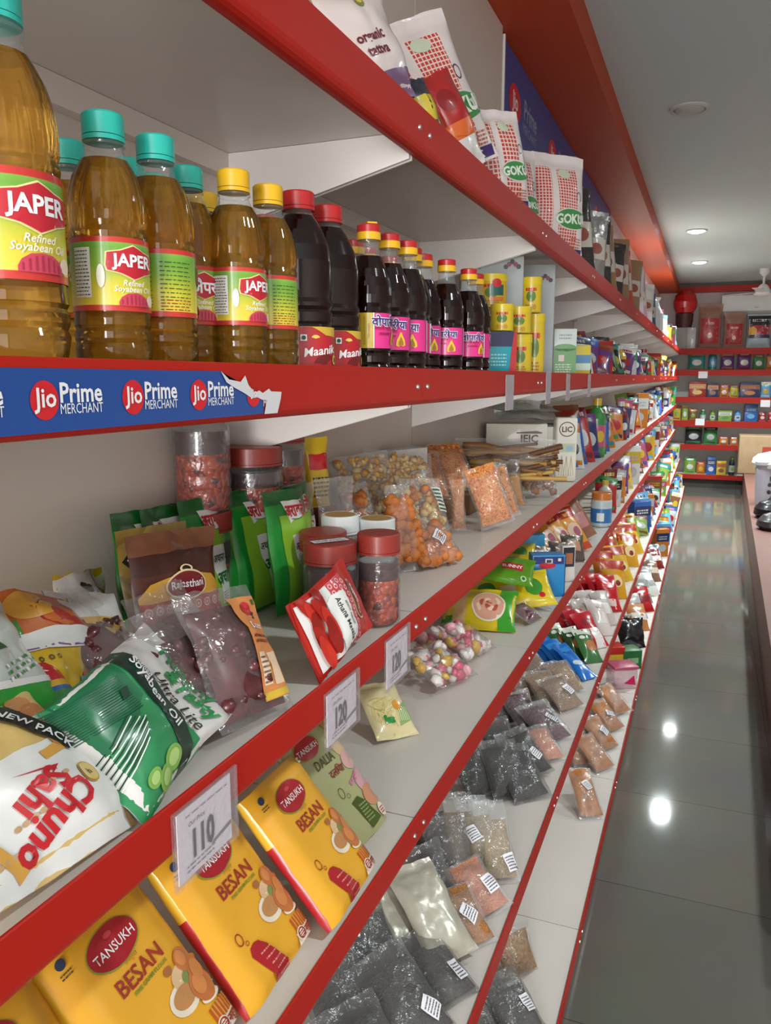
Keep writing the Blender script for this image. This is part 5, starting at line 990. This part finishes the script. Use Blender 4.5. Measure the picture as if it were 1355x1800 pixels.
def bluep(b, F, R):
    dec(b, F, rect(-.05, .11, .05, .135), gm('#22357a'), 1); dec(b, F, ell(-.005, .105, .028, .01), RM, 3); dec(b, F, text('Parle', .014, -.005, .105, bold=.02), INKW, 4) if False else None
    dec(b, F, rect(-.012, .112, .012, .128), gm('#e3dcd8'), 3); dec(b, F, rect(-.008, .115, .008, .125), gm('#3a3a5a'), 4); dec(b, F, rect(.030, .12, .040, .13), gm('#e3dcd8'), 3); dec(b, R, rect(-.03, .0, .03, .135), gm('#22357a'), 1)
boxed('display_box', 'bright blue display box standing open at the front edge behind the yellow packets', -.452, 2.60, ZD, 24, .11, .06, .14, gm('#2a86c4'), bluep)
boxed('display_box', 'smaller light blue box behind, under the red fascia', -.590, 2.92, ZD, 24, .10, .06, .14, gm('#2f93c9'), lambda b, F, R: dec(b, F, poly([(-.05, .03), (.02, .06), (.05, .05), (.0, .03)]), gm('#c97a5a'), 1))
FOILB = mat('#6a5f58', .28, metal=.5, bump=.8, bscale=50)
for x, y, dz, lab in [(-.53, 2.84, 0, 'silver brown foil packet between the two blue boxes'), (-.47, 2.95, 0, 'silver brown foil packet right of the bright blue box'), (-.45, 3.10, 0, 'silver brown foil packet before the orange packets')]:
    packet('foil_packet', lab, 'packet', on(ZD, x, y, 40, 30, 8, .10, .11, .03, dz), .10, .11, .03, FOILB, lambda b, S: dec(b, S, rect(-.02, .04, .03, .08), gm('#b5846a'), 1), 'silver brown foil packets', None, nx=12, nz_=14)
boxed('display_card', 'white framed little card box with a dark picture by the foil packets', -.425, 2.80, ZD, 34, .05, .02, .13, gm('#d9d4d0'), lambda b, F, R: (dec(b, F, rect(-.021, .055, .021, .125), gm('#2a2c3a'), 1), dec(b, F, rect(-.014, .065, .014, .105), gm('#a86a4a'), 2)))
OR = gm('#cf8a1f', .3, .3)
def orange_print(b, S):
    dec(b, S, rect(-.055, .15, .055, .20, .012), gm('#a81f1c'), 1); dec(b, S, text('BIG', .022, .0, .165, bold=.03), gm('#e0a83c'), 3); dec(b, S, lines(-.03, .182, .03, .19, 1, 3, .9), INKW, 3); dec(b, S, ell(0, .09, .04, .035), gm('#d9b9a0'), 2); dec(b, S, ell(.01, .085, .02, .02), gm('#a85a6a'), 3); dec(b, S, rect(-.055, .0, .055, .03), gm('#b3442a'), 1)
for x, y, yw, ln, rl, lab in [(-.445, 3.30, 50, 34, -10, 'orange packet with a red top panel, rightmost of the orange packets'), (-.470, 3.20, 52, 38, -16, 'orange packet leaning behind the rightmost one'), (-.500, 3.12, 54, 40, -20, 'orange packet in the middle of its leaning row'), (-.540, 3.06, 54, 42, -22, 'orange packet at the left end of its leaning row')]:
    packet('spice_packet', lab, 'packet', on(ZD, x, y, yw, ln, rl, .115, .205, .03), .115, .205, .03, OR, orange_print, 'orange packets', None, nx=14, nz_=18)
packet('spice_packet', 'brownish packet leaning right of the orange packets', 'packet', on(ZD, -.455, 3.55, 50, 30, -16, .11, .23, .04), .11, .23, .04, gm('#8a5a44'), lambda b, S: dec(b, S, rect(-.03, .05, .03, .12), gm('#b57a7a'), 1), None, 131, nx=14, nz_=18)
T = thing('food_jar', 'jar with an orange lid and a blue label on the fourth shelf', 'jar', face(-.440, 3.95, ZD + .001, 0))
MB().lathe([(.045, 0), (.05, .005), (.05, .125), (.046, .135)], gm('#b8c6c8'), 28).build('body', T); MB().lathe([(.0505, .02), (.0505, .09)], gm('#2f6fae'), 28, cap=False).build('label', T); b = MB(); dec(b, cylS(.0508), rect(-.02, .03, .015, .07, .008), gm('#d9dcd8'), 1); b.build('label_panel', T); b = cap_mesh(.047, .135, .165, gm('#c9702a')); b.build('lid', T)
# ------------------------------------------------------------------ fifth shelf: bags of grain and pulses, then packets
ZE = TOP['E']; ZF = TOP['F']; STK = lambda x, z, a=20: (x, z, .030, .038, a)
def gr(n, a, b, s=330, c=None): return grain(n, a, b, s, .8, .6, c)
WHEAT = gr('brown_grain', '#b57a3e', '#8f5a2a'); LENT = gr('pink_lentil', '#d08f70', '#b5705a'); SAND = gr('semolina', '#b09a78', '#97805e'); GREYG = gr('grey_seed', '#5a5450', '#3c3836', 300); BLK = gr('black_gram', '#2a2628', '#17151a', 260); KID = gr('kidney_bean', '#5a1a28', '#3a0e18', 110); CREAMG = mat('#bdb7a8', .28, metal=.25, coat=.5, bump=.6, bscale=22); BRN = gr('brown_pulse', '#94704e', '#74543a', 240); TANG = gr('tan_pulse', '#a8845a', '#846240', 200); GB = 'clear bags of grain and pulses'
def gb(label, z, x, y, yaw, ln, rl, w, h, c, fill=.7, fm=None, st=None, sd=1, dz=0, t=.045, blob=None):
    return clear_bag('grain_bag', label, on(z, x, y, yaw, ln, rl, w, h, t, dz), w, h, t, c, fill, GB, sd, fm or FILM, st, True, blob, None, 'bag', .0045)
gb('dark grey bag of seeds at the very bottom of the photo on the fifth shelf', ZE, -.375, .98, 58, 62, 0, .13, .18, GREYG, .75, FILMG, STK(.03, .05), 3)
gb('dark grey stickered bag of seeds right of the one at the very bottom', ZE, -.365, 1.12, 58, 60, -6, .14, .18, GREYG, .75, FILMG, STK(.035, .05, 35), 5)
gb('dark grey bag lying behind the two at the bottom of the fifth shelf', ZE, -.470, 1.06, 62, 52, 6, .13, .18, GREYG, .7, FILMG, None, 7)
gb('dark grey bag partly under the cream sachet, near the back', ZE, -.480, 1.22, 60, 50, 0, .13, .17, GREYG, .7, FILMG, None, 9)
gb('smoky bag with a price sticker just below the cream sachet', ZE, -.352, 1.235, 62, 66, 4, .11, .15, GREYG, .7, FILMG, STK(.025, .045, 10), 11)
packet('grain_sachet', 'shiny cream sachet lying on the grey bags', 'packet', on(ZE, -.385, 1.315, 56, 58, 2, .115, .20, .05, .02), .115, .20, .05, CREAMG, None, 'cream sachets', 141, wr=.004)
packet('grain_sachet', 'second cream sachet half under the fascia, left of the shiny one', 'packet', on(ZE, -.455, 1.31, 60, 56, -4, .10, .18, .045, .01), .10, .18, .045, CREAMG, None, 'cream sachets', 143, wr=.004)
gb('orange brown bag of grain with a tilted price sticker, right of the cream sachet', ZE, -.338, 1.375, 58, 60, 6, .12, .13, WHEAT, .9, FILM, STK(.01, .06, 40), 13)
gb('bag of pinkish lentils with a price sticker, behind the orange brown one', ZE, -.338, 1.49, 56, 60, -4, .11, .13, LENT, .9, FILM, STK(.022, .055, 5), 15)
gb('upright pale bag of semolina with a sticker at its lower corner, at the fascia', ZE, -.336, 1.605, 34, 56, 4, .09, .20, SAND, .68, FILM, STK(.026, .04, 20), 17)
gb('bag of semolina leaning behind the pale one, left', ZE, -.392, 1.61, 34, 54, 0, .085, .20, SAND, .68, FILM, STK(-.02, .10, 20), 19)
gb('bag of semolina in the row behind the pale one, leftmost', ZE, -.445, 1.61, 36, 52, 4, .09, .19, SAND, .7, FILMD, None, 21)
gb('crumpled grey film bag above the cream sachets, nearer one', ZE, -.430, 1.43, 60, 42, 0, .11, .16, GREYG, .3, FILMG, None, 23, .01)
gb('crumpled grey film bag above the cream sachets, farther one', ZE, -.440, 1.52, 50, 42, 8, .11, .16, GREYG, .3, FILMG, None, 25, .012)
gb('reddish brown bag just behind the fascia rivets on the fifth shelf', ZE, -.500, 1.60, 46, 46, 0, .11, .17, gr('red_pulse', '#6a3428', '#4a2018'), .7, FILMG, None, 27)
gb('black bag of gram nearest to the empty white patch of shelf', ZE, -.345, 1.985, 44, 56, 0, .12, .17, BLK, .8, FILMG, None, 29)
gb('black bag of gram left of the one at the empty patch', ZE, -.420, 1.97, 46, 50, 6, .12, .17, BLK, .8, FILMG, None, 31)
gb('black bag of gram at the back of its heap, near the upper fascia', ZE, -.495, 1.95, 48, 46, -4, .12, .17, BLK, .8, FILMG, None, 33)
gb('black bag of gram with a price sticker, in the second row of its heap', ZE, -.375, 2.10, 46, 56, -8, .12, .16, BLK, .8, FILMG, STK(.02, .06, 25), 35, .01)
gb('dark grey bag with a sticker next to the maroon beans', ZE, -.470, 2.13, 50, 48, 4, .12, .16, GREYG, .75, FILMG, STK(-.01, .08, 10), 37)
gb('peach coloured bag at the fascia between the black gram and the maroon beans', ZE, -.335, 2.22, 50, 62, 4, .10, .13, LENT, .85, FILM, None, 39)
gb('bag of maroon kidney beans with a price sticker, at the fascia', ZE, -.345, 2.36, 52, 62, 0, .13, .16, KID, .85, FILM, STK(.02, .08, 30), 41)
gb('bag of maroon kidney beans lying left of the stickered one', ZE, -.450, 2.40, 54, 56, 6, .12, .16, KID, .85, FILM, None, 43)
gb('bag of maroon kidney beans at the back under the upper fascia', ZE, -.545, 2.40, 54, 50, 0, .12, .16, KID, .85, FILM, None, 45)
for i, (x, y, st, lab) in enumerate([(-.342, 2.62, STK(.02, .07), 'brown bag of pulses with a price sticker, at the fascia behind the maroon beans'), (-.430, 2.64, None, 'brown bag of pulses left of the stickered brown one'), (-.520, 2.66, None, 'brown bag of pulses at the back of its row'), (-.385, 2.77, None, 'brown bag of pulses in the second row, before the blue packets'), (-.480, 2.80, None, 'brown bag of pulses in the second row, near the back')]):
    gb(lab, ZE, x, y, 50, 58, (-4, 6, 0, 4, -6)[i], .12, .15, (BRN, TANG)[i % 2], .85, FILM, st, 47 + i)
def simple(name, label, z, x, y, yaw, ln, rl, w, h, t, c, prints=(), group=None, dz=0, cat='packet', nx=8, wr=.004):
    def pr(b, S):
        for k, p in enumerate(prints):
            if p[0] == 'r': dec(b, S, rect(p[1] * w, p[2] * h, p[3] * w, p[4] * h, .02), gm(p[5]), 1 + k)
            else: dec(b, S, ell(p[1] * w, p[2] * h, p[3] * w, p[4] * h, 14), gm(p[5]), 1 + k)
    return packet(name, label, cat, on(z, x, y, yaw, ln, rl, w, h, t, dz), w, h, t, gm(c, .25, .4), pr, group, random.random() * 40, nx=nx, nz_=nx + 2, wr=wr)
places = ['at the fascia', 'second from the fascia', 'third from the fascia', 'at the back']
for i in range(4): simple('snack_packet', 'long blue packet lying on the fifth shelf, %s' % places[i], ZE, -.340 - i * .055, 2.93 + i * .03, 48, 66, 3 * i - 4, .075, .20, .025, '#1d6cc2', [('r', -.5, .75, .5, .9, '#2f8ad8'), ('e', 0, .4, .3, .08, '#c9d6e0')], 'long blue packets', .004 * i)
for i in range(4): simple('snack_packet', 'dark green packet in the fan behind the blue packets, %s' % places[i], ZE, -.345 - i * .06, 3.12 + i * .02, 44, 52, 5 - 4 * i, .085, .16, .03, ('#3a6a3a', '#2a4a2a')[i % 2], [('e', .1, .45, .3, .16, '#a86a3a'), ('r', -.5, .8, .5, 1, '#c9d0c0'), ('e', -.2, .7, .15, .06, '#d8d8d0')], 'dark green packets')
for i in range(3): simple('snack_packet', 'red and white packet on the fifth shelf, %s' % places[i], ZE, -.340 - i * .07, 3.30 + i * .02, 42, 48, -6 + 6 * i, .10, .18, .035, '#b3202a', [('r', -.1, .0, .35, .5, '#ded6d4'), ('e', 0, .7, .25, .1, '#8a1520')], 'red and white packets')
for i in range(6): simple('rice_packet', 'whitish packet leaning in the %s rank, %s' % (('front', 'rear')[i // 3], ('at the fascia', 'in the middle', 'toward the back')[i % 3]), ZE, -.345 - (i % 3) * .07, 3.48 + .16 * (i // 3), 40, 44, 4 - 4 * (i % 3), .09, .18, .035, ('#cfc4bf', '#bdb0aa')[i % 2], [('r', -.3, .3, .3, .6, '#d9d2ce'), ('e', .1, .75, .2, .05, '#a89a98')], 'whitish packets')
for i in range(4): simple('spice_packet', 'bright red glossy packet, %s, behind the whitish ranks' % places[i], ZE, -.345 - i * .065, 3.86 + .03 * i, 38, 40, 6 - 5 * i, .11, .20, .04, '#b3151f', [('r', -.2, .05, .25, .3, '#d9b8b4'), ('e', 0, .7, .3, .1, '#d8343a')], 'bright red packets')
ORD = ['first', 'second', 'third', 'fourth', 'fifth', 'sixth', 'seventh', 'eighth']
for i in range(8): simple('snack_packet', '%s golden packet from the near end of the golden row on the fifth shelf' % ORD[i], ZE, -.350 - (i % 2) * .09, 4.1 + .19 * i, 34, 34, 8 - 5 * (i % 4), .13, .22, .045, ('#c98f1c', '#b5641c', '#d0a42a', '#a8501c')[i % 4], [('r', -.5, .7, .5, .95, '#a8271c'), ('e', .05, .4, .28, .16, '#d9c08a'), ('e', .1, .35, .12, .07, '#7a2a1c')], 'golden packets on the fifth shelf')
# ------------------------------------------------------------------ lowest shelf
BREAD = mat('#a9682f', .5, bump=.7, bscale=50, var=.3, vscale=18)
gb('dark stickered bag on the lowest shelf at the bottom edge of the photo', ZF, -.262, 1.60, 56, 62, 4, .12, .17, GREYG, .7, FILMG, STK(.03, .08, 5), 61)
gb('dark bag on the lowest shelf left of the stickered one', ZF, -.330, 1.62, 58, 58, -6, .12, .17, GREYG, .7, FILMG, None, 63)
gb('dark bag on the lowest shelf almost hidden by the fifth shelf fascia', ZF, -.310, 1.46, 58, 56, 0, .12, .16, BLK, .7, FILMG, None, 65)
gb('olive tan bag standing behind the dark bags on the lowest shelf', ZF, -.350, 1.80, 52, 30, 0, .12, .12, TANG, .8, FILMD, None, 67)
gb('lone brown bag with a price sticker on the empty part of the lowest shelf', ZF, -.275, 2.62, 32, 60, 4, .095, .20, BREAD, .92, FILM, STK(.01, .12, 25), 69)
k = 0
for r_ in range(4):
    for c_ in range(2):
        gb('brown bag of jaggery, %s rank of its row, %s' % (ORD[r_], ('near the shelf edge', 'inner side')[c_]), ZF, -.262 - c_ * .095, 2.99 + r_ * .19, 48, 58, (-5, 6)[c_], .11, .17, BREAD, .9, FILM, STK(.01, .08, 15 * k) if k in (2, 4) else None, 71 + k); k += 1
T = thing('plastic_box', 'clear pink rimmed plastic box on the lowest shelf behind the brown bags', 'box', pose((-.285, 3.92, ZF + .001), 30))
MB().rbox((-.06, -.05, 0), (.06, .05, .10), film('pink_plastic', '#e8c0cc', .35, .2, .5), .008).build('tub', T); MB().rbox((-.064, -.054, .10), (.064, .054, .115), gm('#b5506a'), .004).build('lid', T); b = MB(); dec(b, lambda x, z, o: (x, -.0505 - o, z), poly([(-.01, .03), (.05, .02), (.04, .07)]), gm('#c2205a'), 2); b.build('pink_label', T)
boxed('carton', 'green carton on the lowest shelf by the pink rimmed box', -.275, 4.22, ZF, 30, .10, .10, .10, gm('#2f6a3c'), lambda b, F, R: dec(b, F, rect(-.03, .03, .03, .06), gm('#8fb58a'), 1))
boxed('carton', 'red and yellow carton beside the green one on the lowest shelf', -.385, 4.18, ZF, 30, .09, .09, .12, gm('#b3281f'), lambda b, F, R: dec(b, F, rect(-.045, .04, .045, .08), gm('#d8b42a'), 1))
simple('rubbish_bag', 'black glossy bag slumped on the lowest shelf beyond the green carton', ZF, -.265, 4.50, 36, 30, 4, .17, .17, .08, '#17171a', [], None, 0, 'bag', 14, .01)
lows = [('orange and white', '#b5764a', '#d6cfc8'), ('silver', '#a9a9aa', '#7d7d80'), ('red', '#a8181f', '#7a1016'), ('grey', '#8a8a88', '#c9c9c6'), ('white', '#cfcfcb', '#9a9a98'), ('silver and black', '#9a9a9c', '#222'), ('brown', '#7a5a4a', '#c9b5a8'), ('pale grey', '#b9b9b5', '#8a8a8a'), ('dark red', '#7a2420', '#d8c8c0'), ('blue grey', '#6a7a88', '#d0d6d8')]
for i, (nm, c1, c2) in enumerate(lows): simple('wipes_packet', nm + ' packet in the long row along the edge of the lowest shelf', ZF, -.268 - .05 * (i % 2), 4.85 + .21 * i, 34, 40, (4, -6, 0)[i % 3], .13, .18, .05, c1, [('r', -.5, .35, .5, .6, c2 if len(c2) == 7 else '#222222'), ('e', 0, .75, .2, .06, '#d9d9d9')], 'row along the edge of the lowest shelf')
# ------------------------------------------------------------------ the far bays: one thing after the other on every shelf
PAL = {'red': '#9a1e1e', 'orange': '#b56a22', 'yellow': '#c0a02e', 'green': '#2f7a3c', 'lime': '#76953a', 'blue': '#24539a', 'sky blue': '#5a9cc9', 'purple': '#5a2f6a', 'pink': '#b04a70', 'white': '#c4c4c0', 'black': '#232226', 'silver': '#a6a8aa', 'brown': '#7a4a30', 'navy': '#232c58', 'teal': '#2a7c7a', 'maroon': '#6a1a24'}
SHN = dict(A='top', B='second', C='third', D='fourth', E='fifth', F='lowest'); BAYN = ORD + ['ninth', 'tenth', 'eleventh', 'twelfth', 'thirteenth']
TPL = {}
def far_item(kind, c1, c2, c3, w, h):
    key = (kind, c1, c2, c3)
    a, b_, c_ = gm(PAL[c1]), gm(PAL[c2]), gm(PAL[c3]); t = w * .35; b = MB()
    if kind in ('packet', 'pouch'):
        S = pouch(b, w, h, t, lambda u, v, fr: b_ if v > .78 else a, random.random() * 50, wr=.0022, nx=12, nz_=14, top=.12)
        dec(b, S, ell(0, h * .42, w * .30, h * .16, 14), c_, 2); dec(b, S, lines(-w * .3, h * .82, w * .3, h * .92, 1, len(TPL), .9), c_, 2); dec(b, S, rect(-w * .4, h * .06, w * .4, h * .16, .02), b_, 2)
    elif kind in ('carton', 'box'):
        b.rbox((-w / 2, -t * .7, 0), (w / 2, t * .7, h), a, .003); S = lambda x, z, o: (x, -t * .7 - o, z)
        dec(b, S, rect(-w * .5, h * .55, w * .5, h * .85, .1), b_, 1); dec(b, S, ell(0, h * .32, w * .3, h * .14, 14), c_, 2); dec(b, S, lines(-w * .35, h * .62, w * .35, h * .78, 2, len(TPL), .6), c_, 3)
        S = lambda x, z, o: (w / 2 + o, x, z); dec(b, S, rect(-t * .6, h * .2, t * .6, h * .5, .1), b_, 1)
    else:
        r = w * .36; b.lathe([(r * .96, 0), (r, .004), (r, h * .66), (r * .8, h * .76), (r * .42, h * .84), (r * .40, h * .88)], a, 18); b.lathe([(r * .46, h * .88), (r * .46, h)], c_, 16); b.lathe([(r * 1.01, h * .18), (r * 1.01, h * .55)], b_, 18, cap=False)
        S = cylS(r * 1.012); dec(b, S, ell(0, h * .36, r * .5, h * .1, 12), c_, 2)
    TPL[key] = 1
    return b
rf = random.Random(11)
START = dict(A=7.75, B=3.30, C=3.12, D=4.20, E=5.75, F=7.05)
PREF = dict(A=['white', 'silver', 'yellow', 'pink', 'sky blue', 'blue'], B=['orange', 'red', 'green', 'purple', 'white', 'black', 'silver', 'yellow'], C=['navy', 'red', 'green', 'silver', 'blue', 'maroon', 'orange', 'white'], D=['yellow', 'black', 'purple', 'red', 'white', 'pink', 'orange', 'brown'], E=['red', 'blue', 'white', 'orange', 'lime', 'purple', 'silver'], F=['silver', 'white', 'brown', 'orange', 'green', 'black', 'sky blue'])
for sh in 'ABCDEF':
    y = START[sh]; seen = set()
    while y < 11.75:
        bay = int((y - Y0) / BAY)
        for q in range(30):
            c1 = rf.choice(PREF[sh]); c2 = rf.choice(list(PAL)); kind = rf.choice(['packet', 'packet', 'pouch', 'carton', 'bottle'] if sh in 'BCD' else ['packet', 'packet', 'pouch', 'carton'])
            if c2 != c1 and (bay, c1, c2, kind) not in seen: break
        seen.add((bay, c1, c2, kind)); c3 = rf.choice(['white', 'yellow', 'red', 'silver'])
        if c3 in (c1, c2): c3 = 'black' if c1 != 'black' and c2 != 'black' else 'pink'
        w = rf.uniform(.09, .13) * (1.0 if y < 6 else 1.25); h = rf.uniform(.15, .27) if sh != 'A' else rf.uniform(.16, .3)
        if sh == 'B': h = rf.uniform(.12, .22)
        b = far_item(kind, c1, c2, c3, w, h); nm = {'packet': 'packet', 'pouch': 'pouch', 'carton': 'carton', 'bottle': 'bottle'}[kind]
        lab = '%s and %s %s on the %s shelf, %s bay beyond the torn sticker' % (c1, c2, nm, SHN[sh], BAYN[bay])
        ln = 0 if kind in ('carton', 'bottle') else rf.uniform(5, 34)
        tag(b.build({'packet': 'snack_packet', 'pouch': 'pouch', 'carton': 'carton', 'bottle': 'bottle'}[kind]), lab, nm, 'goods on the far %s shelf' % SHN[sh], on(TOP[sh], FRX[sh] - rf.uniform(.06, .11), y, rf.uniform(18, 48), ln, 0 if not ln else rf.uniform(-14, 14), w, h, w * .5))
        y += rf.uniform(.11, .15) * (1.0 if y < 6 else (1.35 if y < 8.5 else 1.9))
# ------------------------------------------------------------------ goods on the back wall
def back_x(p): # along the back wall, in steps of 8.2 mm from the end of the long shelving
    return -.354 + (p - 1205) * .00823
def back_goods(z, rows, place, yoff=.10):
    for (p0, p1, h, kind, c1, c2, c3, lab) in rows:
        w = (p1 - p0) * .00823; nm = {'bag': 'rice_bag', 'packet': 'snack_packet', 'carton': 'carton', 'bottle': 'bottle', 'jar': 'bottle'}[kind]
        b = far_item({'bag': 'packet', 'packet': 'packet', 'carton': 'carton', 'bottle': 'bottle', 'jar': 'bottle'}[kind], c1, c2, c3, w * .96, h)
        tag(b.build(nm), lab + ' ' + place, {'bag': 'bag', 'jar': 'bottle'}.get(kind, kind), 'goods on the back wall', pose((back_x((p0 + p1) / 2), YF + yoff + .02, z + .002), 4))
def royal(label, p0, p1, h, base, panel):
    w = (p1 - p0) * .00823; b = MB(); S = pouch(b, w, h, .12, gm(base), 5 + p0, wr=.002, nx=16, nz_=20)
    if panel: dec(b, S, rect(-w * .40, h * .12, w * .40, h * .68, .03), gm('#a3141f'), 1); dec(b, S, ell(0, h * .30, w * .10, h * .06), gm('#d9b8a8'), 2); dec(b, S, lines(-w * .2, h * .54, w * .2, h * .60, 1, 3, .9), gm('#d9a8a0'), 2); dec(b, S, rect(-w * .34, h * .48, w * .34, h * .49, .1), gm('#d9a8a0'), 2)
    else: dec(b, S, rect(-w * .48, h * .68, w * .48, h * .96, .03), gm('#25252b'), 1); dec(b, S, lines(-w * .3, h * .78, w * .3, h * .86, 1, 4, .95), INKW, 2); dec(b, S, rect(-w * .48, h * .36, w * .48, h * .68, .03), gm('#a8202c'), 1); dec(b, S, ell(-w * .28, h * .50, w * .18, h * .14), gm('#d8a83c'), 2); dec(b, S, rect(-w * .48, h * .30, w * .48, h * .40, .03), gm('#2a2f55'), 3)
    return tag(b.build('rice_bag'), label, 'bag', 'big bags on the back wall', pose((back_x((p0 + p1) / 2), YF + .14, 1.962), 2))
royal('big tan bag with a dark red square panel, leftmost on the top back shelf', 1223, 1261, .62, '#8f6a5a', True); royal('smaller tan bag with a dark red square panel, second on the top back shelf', 1264, 1297, .50, '#977262', True)
royal('big black, red and pale blue bag, third on the top back shelf', 1300, 1337, .46, '#a9bcc2', False); royal('big black, red and pale blue bag, cut by the right edge of the photo', 1340, 1376, .46, '#a9bcc2', False)
tag(MB().rbox((-.06, -.05, 0), (.06, .05, .30), gm('#aaa8a6')).build('carton'), 'grey carton on the back shelf where the long shelving ends', 'box', None, Matrix.Translation((back_x(1213), YF + .12, 1.962)))
T = thing('ornament', 'round red glossy ornament above the far end of the top shelf', 'ornament', (back_x(1200), YF + .16, 2.268))
MB().lathe([(.10, 0), (.115, .08), (.12, .19)], mat('#4a2418', .5, bump=.6, bscale=40), 24).build('basket', T); MB().lathe([(.02, .19), (.12, .20), (.155, .27), (.165, .35), (.14, .44), (.08, .50), (.001, .515)], mat('#c2161a', .12, coat=.8), 28).build('ball', T)
tag(MB().rbox((-.12, -.09, 0), (.12, .09, .304), mat('#9a9894', .5)).build('carton'), 'grey carton under the round red ornament', 'box', None, Matrix.Translation((back_x(1196), YF + .17, 1.962)))
back_goods(1.664, [(1210, 1239, .26, 'packet', 'teal', 'orange', 'white', 'teal and orange packet'), (1241, 1259, .28, 'bottle', 'teal', 'sky blue', 'white', 'sea blue bottle with a white cap'), (1262, 1285, .25, 'packet', 'purple', 'orange', 'white', 'purple and orange packet, left one'), (1288, 1311, .25, 'packet', 'purple', 'red', 'white', 'purple and red packet'), (1313, 1331, .22, 'packet', 'green', 'brown', 'white', 'green packet'), (1333, 1353, .24, 'packet', 'orange', 'brown', 'white', 'orange packet at the right')], 'on the second back shelf')
back_goods(1.285, [(1214, 1242, .22, 'carton', 'red', 'orange', 'yellow', 'red carton with a yellow disc'), (1244, 1262, .20, 'carton', 'navy', 'orange', 'brown', 'navy carton'), (1264, 1279, .18, 'packet', 'orange', 'red', 'white', 'orange packet'), (1280, 1294, .17, 'packet', 'yellow', 'brown', 'lime', 'yellow packet'), (1295, 1326, .21, 'carton', 'navy', 'brown', 'orange', 'wide brown and navy carton'), (1328, 1344, .22, 'packet', 'sky blue', 'white', 'yellow', 'pale blue packet, left one'), (1346, 1362, .20, 'packet', 'sky blue', 'silver', 'white', 'pale blue packet, cut by the photo edge')], 'on the third back shelf')
back_goods(.952, [(1190, 1204, .22, 'packet', 'yellow', 'red', 'lime', 'yellow and red packet'), (1205, 1216, .22, 'packet', 'lime', 'yellow', 'white', 'lime and yellow packet'), (1217, 1231, .17, 'packet', 'brown', 'orange', 'lime', 'brown packet'), (1233, 1247, .16, 'jar', 'green', 'silver', 'white', 'dark green jar'), (1249, 1262, .15, 'jar', 'lime', 'white', 'green', 'pale green jar'), (1264, 1286, .15, 'carton', 'lime', 'white', 'green', 'pale green carton'), (1288, 1303, .15, 'jar', 'sky blue', 'white', 'blue', 'sky blue jar, left one'), (1305, 1326, .24, 'carton', 'blue', 'navy', 'sky blue', 'blue carton'), (1328, 1340, .14, 'packet', 'red', 'pink', 'white', 'red packet, left one'), (1342, 1355, .14, 'packet', 'red', 'orange', 'white', 'red packet, right one')], 'on the fourth back shelf')
back_goods(.615, [(1212, 1242, .27, 'bag', 'black', 'green', 'silver', 'black and green bag, left one'), (1243, 1266, .26, 'bag', 'green', 'black', 'silver', 'green and black bag, right one'), (1268, 1284, .12, 'packet', 'orange', 'red', 'white', 'orange packet, left one'), (1286, 1299, .12, 'packet', 'orange', 'brown', 'white', 'orange packet, right one')], 'on the fifth back shelf')
back_goods(.186, [(1214, 1234, .24, 'packet', 'lime', 'green', 'white', 'lime packet'), (1235, 1249, .18, 'packet', 'orange', 'red', 'yellow', 'orange packet'), (1251, 1266, .25, 'carton', 'blue', 'navy', 'white', 'blue carton with white marks'), (1267, 1283, .20, 'carton', 'yellow', 'orange', 'brown', 'yellow carton'), (1285, 1299, .26, 'jar', 'black', 'silver', 'lime', 'dark jar')], 'on the lowest back shelf')
for p, z, lab in [(1236, 1.605, 'white price card on the second back shelf fascia'), (1336, 1.215, 'white price card on the third back shelf fascia'), (1236, .945, 'white price strip on the fourth back shelf fascia')]:
    tag(MB().box((-.06, -.004, -.05), (.06, -.002, .045), PAPER).build('price_tag'), lab, 'price tag', None, Matrix.Translation((back_x(p), YF, z)))
# ------------------------------------------------------------------ settle everything on its shelf: clear of boards, lips and the back panel
import numpy as np
bpy.context.view_layer.update()
LEV = [(TOP[k], FRX[k]) for k in 'ABCDEF']
for o in [o for o in SC.objects if o.parent is None and 'category' in o and o['category'] not in ('shelves', 'sign', 'ceiling light', 'price tag')]:
    P = []
    for c in [o] + list(o.children_recursive):
        if c.type == 'MESH' and len(c.data.vertices):
            a = np.empty(len(c.data.vertices) * 3, 'f'); c.data.vertices.foreach_get('co', a); M = np.array(c.matrix_world); P.append(a.reshape(-1, 3) @ M[:3, :3].T + M[:3, 3])
    if not P: continue
    P = np.concatenate(P)
    if P[:, 1].min() > 11.95 or P[:, 0].min() > -.22: continue
    lo = P[:, 2].min(); best = None
    for tz, fx in LEV:
        if tz - .03 < lo and (best is None or tz > best[0]): best = (tz, fx)
    if best is None: continue
    tz, fx = best; d = Vector((0, 0, 0))
    if lo < tz + .0008: d.z = tz + .0008 - lo
    low = P[P[:, 2] + d.z < tz + .0115]
    if len(low) and low[:, 0].max() > fx - .0042: d.x = fx - .0042 - low[:, 0].max()
    if P[:, 0].min() + d.x < XP + .001 and d.x == 0: d.x = XP + .001 - P[:, 0].min()
    o.location += d
